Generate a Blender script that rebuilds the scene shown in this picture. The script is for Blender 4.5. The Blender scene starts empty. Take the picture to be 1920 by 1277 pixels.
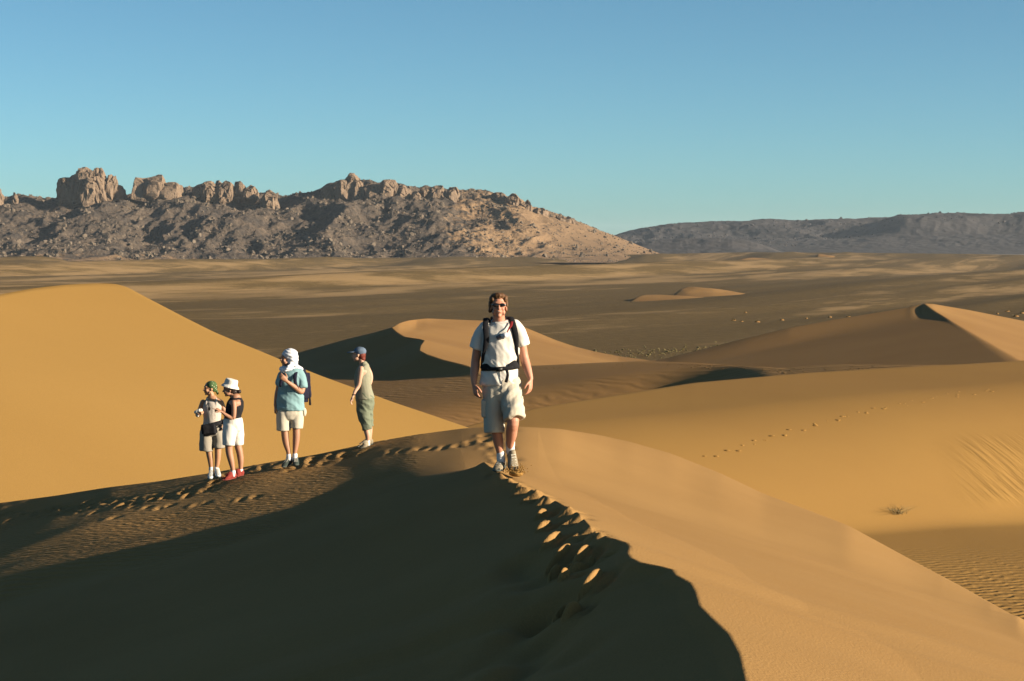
import bpy, bmesh, math, random
import numpy as np
from mathutils import Vector, Matrix, Euler
random.seed(7); rng = np.random.default_rng(7)
C = bpy.context.scene.collection
R = math.radians
FPX = 3600.0                       # focal length in photo pixels
HZ = 455.0                         # row of the true horizon in the photo
PITCH = math.atan((638.5 - HZ) / FPX)
SUN_EL = 14.5; SUN_AZ = 17.0       # degrees; azimuth turned from +X towards the camera
# ---------------------------------------------------------------- camera, sky, sun, exposure
cam_d = bpy.data.cameras.new('camera'); cam = bpy.data.objects.new('camera', cam_d); C.objects.link(cam)
cam.location = (0, 0, 0); cam.rotation_euler = (math.pi / 2 - PITCH, 0, 0)
cam_d.sensor_width = 36; cam_d.lens = 36 * FPX / 1920; cam_d.clip_start = .1; cam_d.clip_end = 30000
bpy.context.scene.camera = cam
SC = bpy.context.scene
SC.view_settings.view_transform = 'Standard'; SC.view_settings.look = 'None'
SC.view_settings.gamma = 1; SC.view_settings.use_curve_mapping = False
SC.view_settings.exposure = 1.5
W = bpy.data.worlds.new('World'); SC.world = W; W.use_nodes = True
wn = W.node_tree; bg = wn.nodes['Background']
sky = wn.nodes.new('ShaderNodeTexSky'); sky.sky_type = 'NISHITA'; sky.sun_disc = False
sdir = Vector((math.cos(R(SUN_AZ)) * math.cos(R(SUN_EL)), -math.sin(R(SUN_AZ)) * math.cos(R(SUN_EL)), math.sin(R(SUN_EL))))
sky.sun_elevation = R(SUN_EL); sky.sun_rotation = R(90 + SUN_AZ)
sky.altitude = 0; sky.air_density = .55; sky.dust_density = .52; sky.ozone_density = 2.0
tn = wn.nodes.new('ShaderNodeMix'); tn.data_type = 'RGBA'; tn.blend_type = 'MULTIPLY'; tn.inputs[0].default_value = 1; tn.inputs[7].default_value = (.71, .985, .91, 1)   # clean dry air: a cooler sky
wn.links.new(sky.outputs[0], tn.inputs[6]); wn.links.new(tn.outputs[2], bg.inputs[0]); bg.inputs[1].default_value = 0.05
sl = bpy.data.lights.new('sun', 'SUN'); sl.energy = 5.0; sl.angle = R(.5); sl.color = (1, .84, .64)
so = bpy.data.objects.new('sun', sl); C.objects.link(so)
so.rotation_euler = sdir.to_track_quat('Z', 'Y').to_euler()

# ---------------------------------------------------------------- helpers
def UV(px, py):
    px = np.asarray(px, float); py = np.asarray(py, float)
    a = (px - 960) / FPX; b = (638.5 - py) / FPX
    den = math.cos(PITCH) + b * math.sin(PITCH)
    return a / den, -(b * math.cos(PITCH) - math.sin(PITCH)) / den
def PT(px, py, d):
    u, v = UV(px, py); return Vector((float(u) * d, d, -float(v) * d))
_perm = np.random.default_rng(3).permutation(256); _perm = np.concatenate([_perm, _perm, _perm])
def _fade(t): return t * t * t * (t * (t * 6 - 15) + 10)
def perlin(x, y, z=None, seed=0):
    x = np.asarray(x, float) + seed * 17.31; y = np.asarray(y, float) - seed * 9.77
    z = np.zeros_like(x) + seed * 3.1 if z is None else np.asarray(z, float) + seed * 5.3
    xi = np.floor(x).astype(int); yi = np.floor(y).astype(int); zi = np.floor(z).astype(int)
    xf = x - xi; yf = y - yi; zf = z - zi; xi &= 255; yi &= 255; zi &= 255
    u, v, w = _fade(xf), _fade(yf), _fade(zf)
    def g(ix, iy, iz, dx, dy, dz):
        h = _perm[_perm[_perm[ix] + iy] + iz] & 15
        a = np.where(h < 8, dx, dy); b = np.where(h < 4, dy, np.where((h == 12) | (h == 14), dx, dz))
        return np.where(h & 1, -a, a) + np.where(h & 2, -b, b)
    x1 = xi + 1; y1 = yi + 1; z1 = zi + 1
    l = lambda a, b, t: a + t * (b - a)
    return l(l(l(g(xi, yi, zi, xf, yf, zf), g(x1, yi, zi, xf-1, yf, zf), u), l(g(xi, y1, zi, xf, yf-1, zf), g(x1, y1, zi, xf-1, yf-1, zf), u), v),
             l(l(g(xi, yi, z1, xf, yf, zf-1), g(x1, yi, z1, xf-1, yf, zf-1), u), l(g(xi, y1, z1, xf, yf-1, zf-1), g(x1, y1, z1, xf-1, yf-1, zf-1), u), v), w)
def fbm(x, y, z=None, oct=4, seed=0, gain=.5):
    s = 0; a = 1; f = 1
    for i in range(oct):
        s = s + a * perlin(x * f, y * f, None if z is None else z * f, seed + i * 7); a *= gain; f *= 2.03
    return s
def ridged(x, y, z=None, oct=4, seed=0, gain=.5):
    s = 0; a = 1; f = 1
    for i in range(oct):
        s = s + a * (1 - 2 * np.abs(perlin(x * f, y * f, None if z is None else z * f, seed + i * 5))); a *= gain; f *= 2.1
    return s / 1.9
def sstep(a, b, x):
    t = np.clip((x - a) / (b - a), 0, 1); return t * t * (3 - 2 * t)
def smin(a, b, k):
    h = np.clip(.5 + .5 * (b - a) / k, 0, 1); return b * (1 - h) + a * h - k * h * (1 - h)
def smax(a, b, k): return -smin(-a, -b, k)
def curve(pts, x, sm=6):
    """smooth interpolation of (x, y) control points"""
    p = np.array(pts, float); X = np.linspace(p[0, 0], p[-1, 0], 1600); Y = np.interp(X, p[:, 0], p[:, 1])
    if sm:
        k = max(1, int(sm / (X[1] - X[0]))); ker = np.hanning(2 * k + 3); ker /= ker.sum(); n = len(ker) // 2
        Yp = np.concatenate([2 * Y[0] - Y[n:0:-1], Y, 2 * Y[-1] - Y[-2:-n - 2:-1]]); Y = np.convolve(Yp, ker, 'valid')
    x = np.asarray(x, float); y = np.interp(x, X, Y)
    sl0 = (Y[1] - Y[0]) / (X[1] - X[0]); sl1 = (Y[-1] - Y[-2]) / (X[1] - X[0])
    y = np.where(x < X[0], Y[0] + (x - X[0]) * sl0, y); return np.where(x > X[-1], Y[-1] + (x - X[-1]) * sl1, y)

def new_mat(name): 
    m = bpy.data.materials.new(name); m.use_nodes = True; return m
def N(m, t, **kw):
    n = m.node_tree.nodes.new(t)
    for k, v in kw.items(): setattr(n, k, v)
    return n
def simple_mat(name, col, rough=.9, var=.12, scale=30, bump=.0, bscale=200, spec=.2, bdist=.01):
    m = new_mat(name); nt = m.node_tree; b = nt.nodes['Principled BSDF']
    b.inputs['Roughness'].default_value = rough; b.inputs['Specular IOR Level'].default_value = spec
    tc = N(m, 'ShaderNodeTexCoord'); no = N(m, 'ShaderNodeTexNoise'); no.inputs['Scale'].default_value = scale; no.inputs['Detail'].default_value = 5
    nt.links.new(tc.outputs['Object'], no.inputs['Vector'])
    mx = N(m, 'ShaderNodeMix', data_type='RGBA')
    mx.inputs[6].default_value = (*[c * (1 - var) for c in col], 1); mx.inputs[7].default_value = (*[min(1, c * (1 + var)) for c in col], 1)
    nt.links.new(no.outputs['Fac'], mx.inputs[0]); nt.links.new(mx.outputs[2], b.inputs['Base Color'])
    if bump:
        n2 = N(m, 'ShaderNodeTexNoise'); n2.inputs['Scale'].default_value = bscale; n2.inputs['Detail'].default_value = 3
        nt.links.new(tc.outputs['Object'], n2.inputs['Vector'])
        bp = N(m, 'ShaderNodeBump'); bp.inputs['Strength'].default_value = bump; bp.inputs['Distance'].default_value = bdist
        nt.links.new(n2.outputs['Fac'], bp.inputs['Height']); nt.links.new(bp.outputs[0], b.inputs['Normal'])
    return m

def sand_mat(name, c1, c2, scale=.15, ripple=0., rscale=7., rot=0., mask=None, grain=.004, tex=1.0, slide=0.):
    """wind-blown sand: soft colour drift, grain, and wind ripples (mask = vertex attribute)"""
    m = new_mat(name); nt = m.node_tree; L = nt.links.new; b = nt.nodes['Principled BSDF']
    b.inputs['Roughness'].default_value = .95; b.inputs['Specular IOR Level'].default_value = .05
    ge = N(m, 'ShaderNodeNewGeometry')
    n1 = N(m, 'ShaderNodeTexNoise'); n1.inputs['Scale'].default_value = scale; n1.inputs['Detail'].default_value = 6; n1.inputs['Roughness'].default_value = .6
    L(ge.outputs['Position'], n1.inputs['Vector'])
    cr = N(m, 'ShaderNodeValToRGB'); cr.color_ramp.elements[0].position = .3; cr.color_ramp.elements[1].position = .7
    cr.color_ramp.elements[0].color = (*c1, 1); cr.color_ramp.elements[1].color = (*c2, 1)
    L(n1.outputs['Fac'], cr.inputs['Fac'])
    n2 = N(m, 'ShaderNodeTexNoise'); n2.inputs['Scale'].default_value = 60 * tex; n2.inputs['Detail'].default_value = 4
    L(ge.outputs['Position'], n2.inputs['Vector'])
    mr = N(m, 'ShaderNodeMapRange'); mr.inputs[3].default_value = .86; mr.inputs[4].default_value = 1.14; L(n2.outputs['Fac'], mr.inputs[0])
    hs = N(m, 'ShaderNodeMix', data_type='RGBA', blend_type='MULTIPLY'); hs.inputs[0].default_value = 1
    cb = N(m, 'ShaderNodeCombineColor'); 
    for i in range(3): L(mr.outputs[0], cb.inputs[i])
    L(cr.outputs[0], hs.inputs[6]); L(cb.outputs[0], hs.inputs[7]); L(hs.outputs[2], b.inputs['Base Color'])
    bp = N(m, 'ShaderNodeBump'); bp.inputs['Strength'].default_value = 1; bp.inputs['Distance'].default_value = grain
    L(n2.outputs['Fac'], bp.inputs['Height']); last = bp
    if ripple:
        mp = N(m, 'ShaderNodeMapping'); mp.inputs['Rotation'].default_value = (0, 0, rot); L(ge.outputs['Position'], mp.inputs[0])
        wv = N(m, 'ShaderNodeTexWave', wave_type='BANDS', bands_direction='X', wave_profile='SIN')
        wv.inputs['Scale'].default_value = rscale / 20 * 3.14; wv.inputs['Distortion'].default_value = 5.5; wv.inputs['Detail'].default_value = 2.5
        wv.inputs['Detail Scale'].default_value = 1.6
        L(mp.outputs[0], wv.inputs['Vector'])
        ml = N(m, 'ShaderNodeMath', operation='MULTIPLY'); L(wv.outputs['Fac'], ml.inputs[0])
        if mask:
            at = N(m, 'ShaderNodeAttribute', attribute_name=mask); L(at.outputs['Fac'], ml.inputs[1])
        else: ml.inputs[1].default_value = 1
        b2 = N(m, 'ShaderNodeBump'); b2.inputs['Distance'].default_value = ripple; L(ml.outputs[0], b2.inputs['Height']); L(last.outputs[0], b2.inputs['Normal']); last = b2
    if slide:
        mp = N(m, 'ShaderNodeMapping', vector_type='TEXTURE'); mp.inputs['Rotation'].default_value = (0, 0, -R(slide)); mp.inputs['Scale'].default_value = (9, .35, 1); L(ge.outputs['Position'], mp.inputs[0])
        n4 = N(m, 'ShaderNodeTexNoise'); n4.inputs['Scale'].default_value = 1.0; n4.inputs['Detail'].default_value = 5; L(mp.outputs[0], n4.inputs['Vector'])
        at = N(m, 'ShaderNodeAttribute', attribute_name='slide'); ml = N(m, 'ShaderNodeMath', operation='MULTIPLY'); L(n4.outputs['Fac'], ml.inputs[0]); L(at.outputs['Fac'], ml.inputs[1])
        b3 = N(m, 'ShaderNodeBump'); b3.inputs['Distance'].default_value = .14; L(ml.outputs[0], b3.inputs['Height']); L(last.outputs[0], b3.inputs['Normal']); last = b3
    L(last.outputs[0], b.inputs['Normal'])
    return m

def mesh_from_grid(name, X, Y, Z, mat, kind='structure', attrs=None):
    r, c = X.shape; me = bpy.data.meshes.new(name)
    co = np.stack([X, Y, Z], -1).reshape(-1, 3).astype(np.float32)
    idx = np.arange(r * c).reshape(r, c)
    f = np.stack([idx[:-1, :-1], idx[:-1, 1:], idx[1:, 1:], idx[1:, :-1]], -1).reshape(-1, 4).astype(np.int32)
    me.vertices.add(len(co)); me.vertices.foreach_set('co', co.ravel())
    me.loops.add(f.size); me.loops.foreach_set('vertex_index', f.ravel())
    me.polygons.add(len(f)); me.polygons.foreach_set('loop_start', np.arange(0, f.size, 4, dtype=np.int32)); me.polygons.foreach_set('loop_total', np.full(len(f), 4, np.int32))
    me.polygons.foreach_set('use_smooth', np.ones(len(f), bool)); me.update()
    for k, a in (attrs or {}).items():
        at = me.attributes.new(k, 'FLOAT', 'POINT'); at.data.foreach_set('value', a.ravel().astype(np.float32))
    me.materials.append(mat); o = bpy.data.objects.new(name, me); C.objects.link(o)
    if kind: o['kind'] = kind
    return o

def solve_d(F, u, v, d0, d1, n=500):
    """first distance at which the sight ray (u, v) meets the surface F"""
    D = np.geomspace(d0, d1, n)[:, None]; G = F(u[None] * D, D + 0 * u[None]) + v[None] * D    # >0: surface above the ray
    hit = G >= 0; i = np.argmax(hit, 0); none = ~hit.any(0); i = np.where(none, np.argmax(G, 0), i)
    ip = np.maximum(i - 1, 0); c = np.arange(len(u)); g0, g1 = G[ip, c], G[i, c]; t = np.clip(-g0 / (g1 - g0 + 1e-9), 0, 1); t = np.where(none | (i == 0), 1, t)
    return D[ip, 0] * (1 - t) + D[i, 0] * t

def dune(name, F, sil, dr, mat, near, px=(-250, 2170), cols=500, rows=150, backlen=40, bs=.45, r=2., sm=8, dsil=None, attrs=None, kind='structure', blend=.25, dsm=0):
    """heightfield F in front of a crest line; sil = crest seen in the photograph, near = distance of the front edge"""
    P = np.linspace(px[0], px[1], cols); py = curve(sil, P, sm); u, v = UV(P, py)
    if dsil is not None: dc = curve(dsil, P, 40)
    else: dc = solve_d(F, u, v, dr[0], dr[1])
    if dsm:
        ker = np.hanning(dsm * 2 + 3); ker /= ker.sum(); n = len(ker) // 2
        dc = np.convolve(np.concatenate([np.full(n, dc[0]), dc, np.full(n, dc[-1])]), ker, 'valid')
    nr = near if np.isscalar(near) else curve(near, P, 40); nr = np.minimum(nr + 0 * dc, dc * .93)
    t = np.linspace(0, 1, rows)[:, None]; inv = (1 / nr) * (1 - t) + (1 / dc) * t; D = 1 / inv; X = u[None] * D
    Z = F(X, D); delta = -v * dc - F(u * dc, dc)
    w = sstep(1 - blend, 1, (D - nr) / (dc - nr)); Z = Z + w * delta[None]
    k = (np.linspace(0, 1, 26)[1:, None] ** 2) * backlen; Db = dc[None] + k; Xb = u[None] * Db
    Zb = (-v * dc)[None] - v[None] * k - bs * (k - r * (1 - np.exp(-k / r)))
    XX = np.concatenate([X, Xb]); YY = np.concatenate([D, Db]); ZZ = np.concatenate([Z, Zb])
    at = {a: fn(XX, YY) for a, fn in (attrs or {}).items()}
    return mesh_from_grid(name, XX, YY, ZZ, mat, kind, at)

# ================================================================= the setting
S1, S2 = (.222, .127, .046), (.254, .149, .056)
m_sand_near = sand_mat('sand_near', S1, S2, .25, ripple=.024, rscale=13, rot=R(-62), mask='ripple')
m_sand_left = sand_mat('sand_left', (.228, .132, .038), (.25, .148, .045), .05, tex=.5, grain=.006)
m_sand_mid = sand_mat('sand_mid', (.205, .112, .041), (.24, .138, .052), .03, tex=.3, grain=.01, ripple=.05, rscale=1.3, rot=R(-50), mask='rough')
m_sand_right = sand_mat('sand_right', (.205, .114, .036), (.238, .138, .041), .04, tex=.5, grain=.006, ripple=.03, rscale=5.5, rot=R(60), mask='ripple', slide=58)

tanE = math.tan(R(SUN_EL)) / math.cos(R(SUN_AZ))
# ---- the near dune: a winding crest, a sunlit right flank and a shaded left slope
crest_px = [(1440, 1420), (1400, 1277), (1388, 1225), (1368, 1188), (1338, 1160), (1313, 1135), (1305, 1108), (1296, 1092), (1268, 1077), (1262, 1067),
            (1240, 1061), (1200, 1053), (1184, 1045), (1178, 1036), (1182, 1024), (1176, 1017), (1140, 1005), (1110, 990), (1085, 962), (1060, 948),
            (1040, 938), (1015, 926), (985, 912), (955, 900), (935, 884), (915, 872), (898, 850)]
def zc_of(y):
    y = np.asarray(y, float)
    return np.interp(y, [0, 8, 19.5, 20.6, 21.5, 22.5, 23.5, 25, 27, 30, 40], [-1.62, -1.889, -2.301, -2.36, -2.52, -2.68, -2.78, -2.84, -2.856, -2.86, -2.86])
cu, cv = UV([p[0] for p in crest_px], [p[1] for p in crest_px])
cy = 1.603 / (cv - .0358); cx = cu * cy
cy = np.concatenate([[-20, 0, 4, 6.2], cy[1:], [22.6, 24.3, 27, 40]]); cx = np.concatenate([[.9, .9, 1.25, 1.15], cx[1:], [-.50, -.60, -.72, -.95]])
o = np.argsort(cy); cy = cy[o]; cx = cx[o]
def xc_of(y): return np.interp(y, cy, cx)
prints = [(983,935,35),(1011,940,26),(1013,955,26),(1058,955,30),(1018,978,26),(1060,979,32),(1033,1002,34),(1073,1003,32),(1045,1024,54),(1086,1024,40),
          (1039,1042,20),(1069,1043,30),(1083,1047,34),(1056,1070,16),(1104,1072,38),(1055,1109,30),(1071,1117,32),(970,918,34),(1007,921,28),(953,898,30),(968,907,26),
          (1100,995,10),(1102,1006,12),(1108,1028,8)]
def slope1(x, y):
    xc = xc_of(y); zc = zc_of(y); X = xc - x
    r_ = -X                                                            # right flank
    rw = .7 * sstep(20.5, 22.5, y) + 1e-3
    zr = zc - .27 * (r_ - rw * (1 - np.exp(-np.clip(r_, 0, 30) / rw))) - .05 * np.clip(r_, 0, 1.2) - .012 * np.clip(r_, 0, 20) ** 1.6
    G = -2.86 - .162 * np.maximum(-x, -2) - .15 * np.log1p(np.exp(np.clip((-x - 5.6) * 2, -30, 30))) / 2 * .9
    G = G + .05 * fbm(x * .35, y * .35, seed=4, oct=2)
    sunl = zc - tanE * X
    left = smax(sunl - .024 * sstep(0, .12, X) - .03 * X - .06 * sstep(.9, 1.6, X), np.minimum(G, sunl - .14), .04)
    w2 = sstep(20.4, 22.4, y); slip = smax(zc - .40 * (X - .5 * (1 - np.exp(-np.clip(X, 0, 30) / .5))), G, .002 + .10 * sstep(0, .6, X))
    left = left * (1 - w2) + slip * w2
    return np.where(X < 0, zr, left)
def _pw(px, py):
    u, v = UV(px, py); u = np.atleast_1d(u); v = np.atleast_1d(v); d = solve_d(slope1, u, v, 5, 45, 900); return u * d, d
_px, _py = _pw([p[0] for p in prints], [p[1] for p in prints])
_q = [(p[0], p[1], p[2]) for p in prints]
rs = np.random.default_rng(11)
soft = []                                                           # older, filled-in prints lower on the shaded slope
for bx, by, n in ((985, 1080, 6), (1010, 1140, 6), (1000, 1185, 7), (985, 1225, 6), (930, 1262, 5), (1090, 1215, 2), (960, 1060, 3)):
    for k in range(n): soft.append((bx + rs.normal(0, 34), by + rs.normal(0, 12), 40))
_sx, _sy = _pw([p[0] for p in soft], [p[1] for p in soft])
tram = []                                                            # trodden crest behind and before the walking man
for k in range(46):
    t = rs.random(); tram.append((925 + rs.normal(0, 14) + 25 * t, 812 + 90 * t, 26))
for k in range(38):
    t = rs.random(); tram.append((640 + 270 * t + rs.normal(0, 8), 853 - 38 * t + abs(rs.normal(0, 5)) , 20))
for k in range(95):
    t = rs.random(); tram.append((10 + 400 * t + rs.normal(0, 8), 958 - 55 * t + abs(rs.normal(0, 9)) , 18))
for k in range(45):
    t = rs.random(); tram.append((400 + 260 * t, 893 - 45 * t + rs.normal(0, 5), 20))
for p in [(240,938,26),(262,930,24),(285,925,26),(300,948,22),(215,968,26),(318,943,20),(225,945,20),(370,943,24),(385,940,20),(478,930,24),(250,945,20),(452,935,20)]: tram.append(p)
_tx, _ty = _pw([p[0] for p in tram], [p[1] for p in tram])
def z1(x, y):
    z = slope1(x, y)
    sh = np.broadcast(x, y).shape; x = np.broadcast_to(x, sh); y = np.broadcast_to(y, sh); z = np.array(np.broadcast_to(z, sh))
    def spot(cx_, cy_, fn, rad):
        m = (np.abs(x - cx_) < rad) & (np.abs(y - cy_) < rad)
        if m.any(): z[m] += fn(x[m] - cx_, y[m] - cy_)
    for (a, b, L_), X0, Y0 in zip(prints, _px, _py):
        k_ = L_ / 34; Xp = float(xc_of(Y0) - X0); h = (.018 + .024 + .03 * max(Xp, 0) + .06 * float(sstep(.9, 1.6, Xp))) * (1.3 if Xp > .14 else .42); sh_ = .8 * h * Y0 / 2.1; X0 = X0 * (1 - sh_ / Y0); Y0 = Y0 - sh_; jit = rs.uniform(-.12, .12)
        def f(dx, dy, k_=k_, h=h, jit=jit):
            ex, ey = math.sin(.42 + jit), math.cos(.42 + jit); p_ = dx * ex + dy * ey; q_ = dx * ey - dy * ex
            p_ = p_ / (.18 * k_); w_ = .025 + .006 * np.sin(p_ * 3 + jit * 30); m_ = h * np.clip(1.05 - p_ ** 2 - (q_ / w_) ** 2 * np.where(q_ > 0, .6, 1.0), 0, 1) ** .7
            return m_ - .045 * np.exp(-(p_ / .9) ** 2 - ((q_ - .13) / .05) ** 2)
        spot(X0, Y0, f, 1.0)
    for (a, b, L_), X0, Y0 in zip(soft, _sx, _sy):
        spot(X0, Y0, lambda dx, dy: -.035 * np.exp(-(dx / .2) ** 2 - ((dy - dx * .8) / .22) ** 2) + .015 * np.exp(-((dx + .25) / .15) ** 2 - ((dy - dx * .8) / .2) ** 2), 1.3)
    for i, ((a, b, L_), X0, Y0) in enumerate(zip(tram, _tx, _ty)):
        rl = .5 * L_ / FPX * Y0
        am = .4 if i < 84 else .75
        def f(dx, dy, rl=rl, i=i, am=am):
            q = (dx / rl) ** 2 + ((dy - dx * .2) / .16) ** 2
            return am * .020 * np.exp(-((dx + rl * 1.0) / (rl * .6)) ** 2 - (dy / .22) ** 2) - am * .042 * np.exp(-q * 1.2)
        spot(X0, Y0, f, 1.0)
    return z
def ripple1(x, y):
    X = xc_of(y) - x; wob = fbm(x * .8, y * .5, seed=9, oct=2)
    return sstep(.3, .9, X) * sstep(19.5, 21.5, y) * np.clip(.75 + wob, 0, 1)
sil1 = [(-300, 985), (0, 943), (100, 930), (200, 914), (300, 902), (400, 886), (500, 868), (600, 851), (700, 829), (780, 815), (870, 803), (930, 800), (980, 800), (1050, 804), (1120, 815), (1180, 828), (1260, 851),
        (1350, 887), (1430, 925), (1500, 951), (1590, 985), (1700, 1045), (1800, 1098), (1920, 1165), (2200, 1330)]
P = np.concatenate([np.linspace(-420, 860, 330, endpoint=False), np.linspace(860, 1130, 270, endpoint=False), np.linspace(1130, 2300, 240)])
py = curve(sil1, P, 25); u, v = UV(P, py); dc = solve_d(slope1, u, v, 6, 42, 900)
dc = curve([(-420, 43), (-300, 42), (-70, 40.5), (45, 37), (161, 33.9), (278, 31.7), (394, 30.7), (510, 30.5), (627, 30.5), (860, 30.5), (960, 29.8), (1040, 31), (1130, 32.8), (1276, 33.2), (1423, 31.4), (1570, 30), (1717, 28), (1864, 25), (2011, 20), (2158, 14.6), (2300, 12)], P, 90)
nr = 1.0
inv = np.concatenate([np.linspace(1, .17, 40, endpoint=False), np.linspace(.17, .0, 760)])
t = np.linspace(0, 1, 760)[:, None]
D = np.concatenate([np.repeat((1 / np.linspace(1, .165, 40))[:, None], len(P), 1)[:-1], 1 / ((.165) * (1 - t) + (1 / dc)[None] * t)])
X = u[None] * D; Z = z1(X, D); delta = -v * dc - slope1(u * dc, dc); Z = Z + sstep(.7, 1, (D - 1) / (dc - 1)[None]) * delta[None]
k = (np.linspace(0, 1, 26)[1:, None] ** 2) * 20; Db = dc[None] + k
Zb = (-v * dc)[None] - v[None] * k - .55 * (k - 2.2 * (1 - np.exp(-k / 2.2)))
XX = np.concatenate([X, u[None] * Db]); YY = np.concatenate([D, Db]); ZZ = np.concatenate([Z, Zb])
mesh_from_grid('sand_dune', XX, YY, ZZ, m_sand_near, 'structure', {'ripple': ripple1(XX, YY)})

# ---- large sunlit dune on the left
def F2(x, y):
    return -15.2 - .30 * x + .15 * y + .25 * fbm(x * .05, y * .05, seed=2, oct=2) - 1.5 * np.exp(-np.clip(y - 38 + .0 * x, -3, 50) / 4.5) * 0
sil2 = [(-350, 620), (-150, 585), (0, 552), (60, 541), (120, 534), (180, 531), (215, 532), (238, 538), (262, 551), (300, 571), (350, 597), (400, 622), (440, 639), (480, 655), (540, 680), (600, 704), (680, 733), (740, 755), (800, 775), (870, 799), (980, 838)]
dune('sand_dune', F2, sil2, (30, 120), m_sand_left, 30, px=(-350, 980), cols=420, rows=160, backlen=60, bs=.5, r=1.0, sm=14)

# ---- large slope on the right, with the steep slipping face and the low rippled ground before it
def F4(x, y):
    up = -9.35 - .005 * x + .03 * y
    slip = -7.3 - .30 * (x - 17.0) + .42 * (y - 81)
    a = smin(up, slip, 2.2)
    low = -10.75 - .06 * (x - 15) + .012 * (y - 70) + .25 * fbm(x * .08, y * .08, seed=6, oct=2)
    return smax(a, low, .25) + .15 * fbm(x * .04, y * .04, seed=3, oct=2)
def slide4(x, y):
    slip = -7.3 - .30 * (x - 17.0) + .42 * (y - 81); up = -9.0 - .05 * x + .03 * y
    return sstep(.2, 1.2, up - slip) * sstep(-10.6, -10.0, slip) * sstep(17, 20, x)
def ripp4(x, y): return sstep(74, 66, y) * sstep(-10.2, -10.6, F4(x, y)) * sstep(70, 58, y)
sil4 = [(700, 850), (880, 798), (960, 776), (1000, 766), (1060, 756), (1130, 745), (1210, 732), (1300, 718), (1400, 709), (1500, 700), (1600, 694), (1700, 688), (1800, 683), (1920, 676), (2300, 655)]
dune('sand_dune', F4, sil4, (40, 220), m_sand_right, 30, px=(700, 2300), cols=640, rows=260, backlen=60, bs=.25, r=6, sm=20, dsm=10, attrs={'ripple': ripp4, 'slide': slide4})

# ---- saddle behind it, dipping gently to the left
def FB(x, y):
    z = -15.9 + .14 * x + .012 * (y - 200) + .3 * fbm(x * .03, y * .02, seed=12, oct=2)
    z = z - 3.5 * (1 - sstep(13, 25, x)) * sstep(-16, 10, x) * sstep(206, 190, y)
    return z
def roughB(x, y): return np.clip(fbm(x * .05, y * .03, seed=5) * 1.5 + .3, 0, 1)
silB = [(600, 712), (700, 706), (800, 697), (880, 691), (960, 687), (1040, 684), (1120, 680), (1200, 677), (1300, 680), (1400, 686), (1470, 690), (1520, 686), (1560, 683), (1640, 684), (1740, 684), (1900, 684), (2100, 684)]
dune('sand_dune', FB, silB, (140, 300), m_sand_mid, 90, px=(560, 2100), cols=420, rows=120, backlen=80, bs=.2, r=12, sm=25, dsm=6, attrs={'rough': roughB})

# ---- the dune with the hooked crest behind the walkers
ck = np.array([(735, 616, 300), (742, 622, 292), (758, 631, 284), (785, 635, 277), (796, 638, 270), (789, 648, 262), (787, 657, 256), (800, 664, 250), (830, 674, 244), (880, 686, 236), (905, 694, 228), (920, 715, 214), (930, 760, 190)], float)
ku, kv = UV(ck[:, 0], ck[:, 1]); kx = ku * ck[:, 2]; ky = ck[:, 2]; kz = -kv * ck[:, 2]; o = np.argsort(ky); kx, ky, kz = kx[o], ky[o], kz[o]
def F3(x, y):
    xk = np.interp(y, ky, kx); zk = np.interp(y, ky, kz)
    xk = np.where(y > 300, kx[-1] + (y - 300) * .03, xk)
    Rr = -12.43 - .2 * x - .0154 * y
    # bring the lit side up to the crest heights
    corr = zk - (-12.43 - .2 * xk - .0154 * y); Rr = Rr + corr * np.exp(-np.abs(x - xk) / 12)
    wB = sstep(226, 258, y); Bs = (-15.15 + .13 * x + .012 * (y - 235)) * wB + (FB(x, y) - .35) * (1 - wB)
    Ls = np.where(x < xk, Rr * 0 + zk - .5 * (xk - x), 1e3)
    out = np.where(x < xk, smax(Ls, Bs, 1.4), Rr); w3 = sstep(223, 238, y); out = out * w3 + (FB(x, y) - .35) * (1 - w3)
    return out
sil3 = [(380, 705), (480, 682), (560, 661), (600, 650), (650, 636), (700, 624), (735, 614), (748, 606), (765, 601), (800, 597), (870, 600), (930, 602), (985, 614), (1040, 637), (1075, 649), (1110, 658), (1160, 668), (1220, 676)]
ds3 = [(380, 310), (560, 330), (700, 320), (735, 304), (760, 330), (800, 365), (900, 400), (985, 430), (1110, 390), (1220, 360)]
dune('sand_dune', F3, sil3, (200, 480), m_sand_mid, 190, px=(380, 1230), cols=520, rows=240, backlen=120, bs=.35, r=4, sm=8, dsil=ds3, attrs={'rough': lambda x, y: 0 * x}, blend=.3)

# ---- the peaked dune on the right
def F5(x, y):
    xk5 = 75 + .1 * (y - 350); L5 = -11.2 + .165 * (x - 75) + .02 * (y - 350); L5 = smax(-11.2 + .165 * (xk5 - 75) + .02 * (y - 350) + .45 * (x - xk5), L5 - .5 * sstep(300, 340, y), .25); R5 = -11.2 - .28 * (x - 75) + .064 * (y - 350)
    slip = -11.2 + .42 * (x - 75.3 - .05 * (y - 350)) + .02 * (y - 350)
    z = smin(L5, R5, .12 + np.clip(315 - y, 0, 80) * .008)
    return z
sil5 = [(1080, 700), (1180, 686), (1250, 672), (1330, 652), (1400, 634), (1480, 615), (1560, 600), (1640, 587), (1700, 577), (1735, 569), (1750, 570), (1820, 582), (1870, 592), (1920, 602), (2000, 618), (2150, 650)]
ds5 = [(1080, 327), (1250, 327), (1400, 335), (1560, 344), (1735, 350), (1820, 388), (1920, 416), (2150, 450)]
dune('sand_dune', F5, sil5, (200, 480), m_sand_mid, 210, px=(1080, 2150), cols=440, rows=160, backlen=120, bs=.3, r=5, sm=6, dsil=ds5, attrs={'rough': lambda x, y: 0 * x}, blend=.2)

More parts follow.
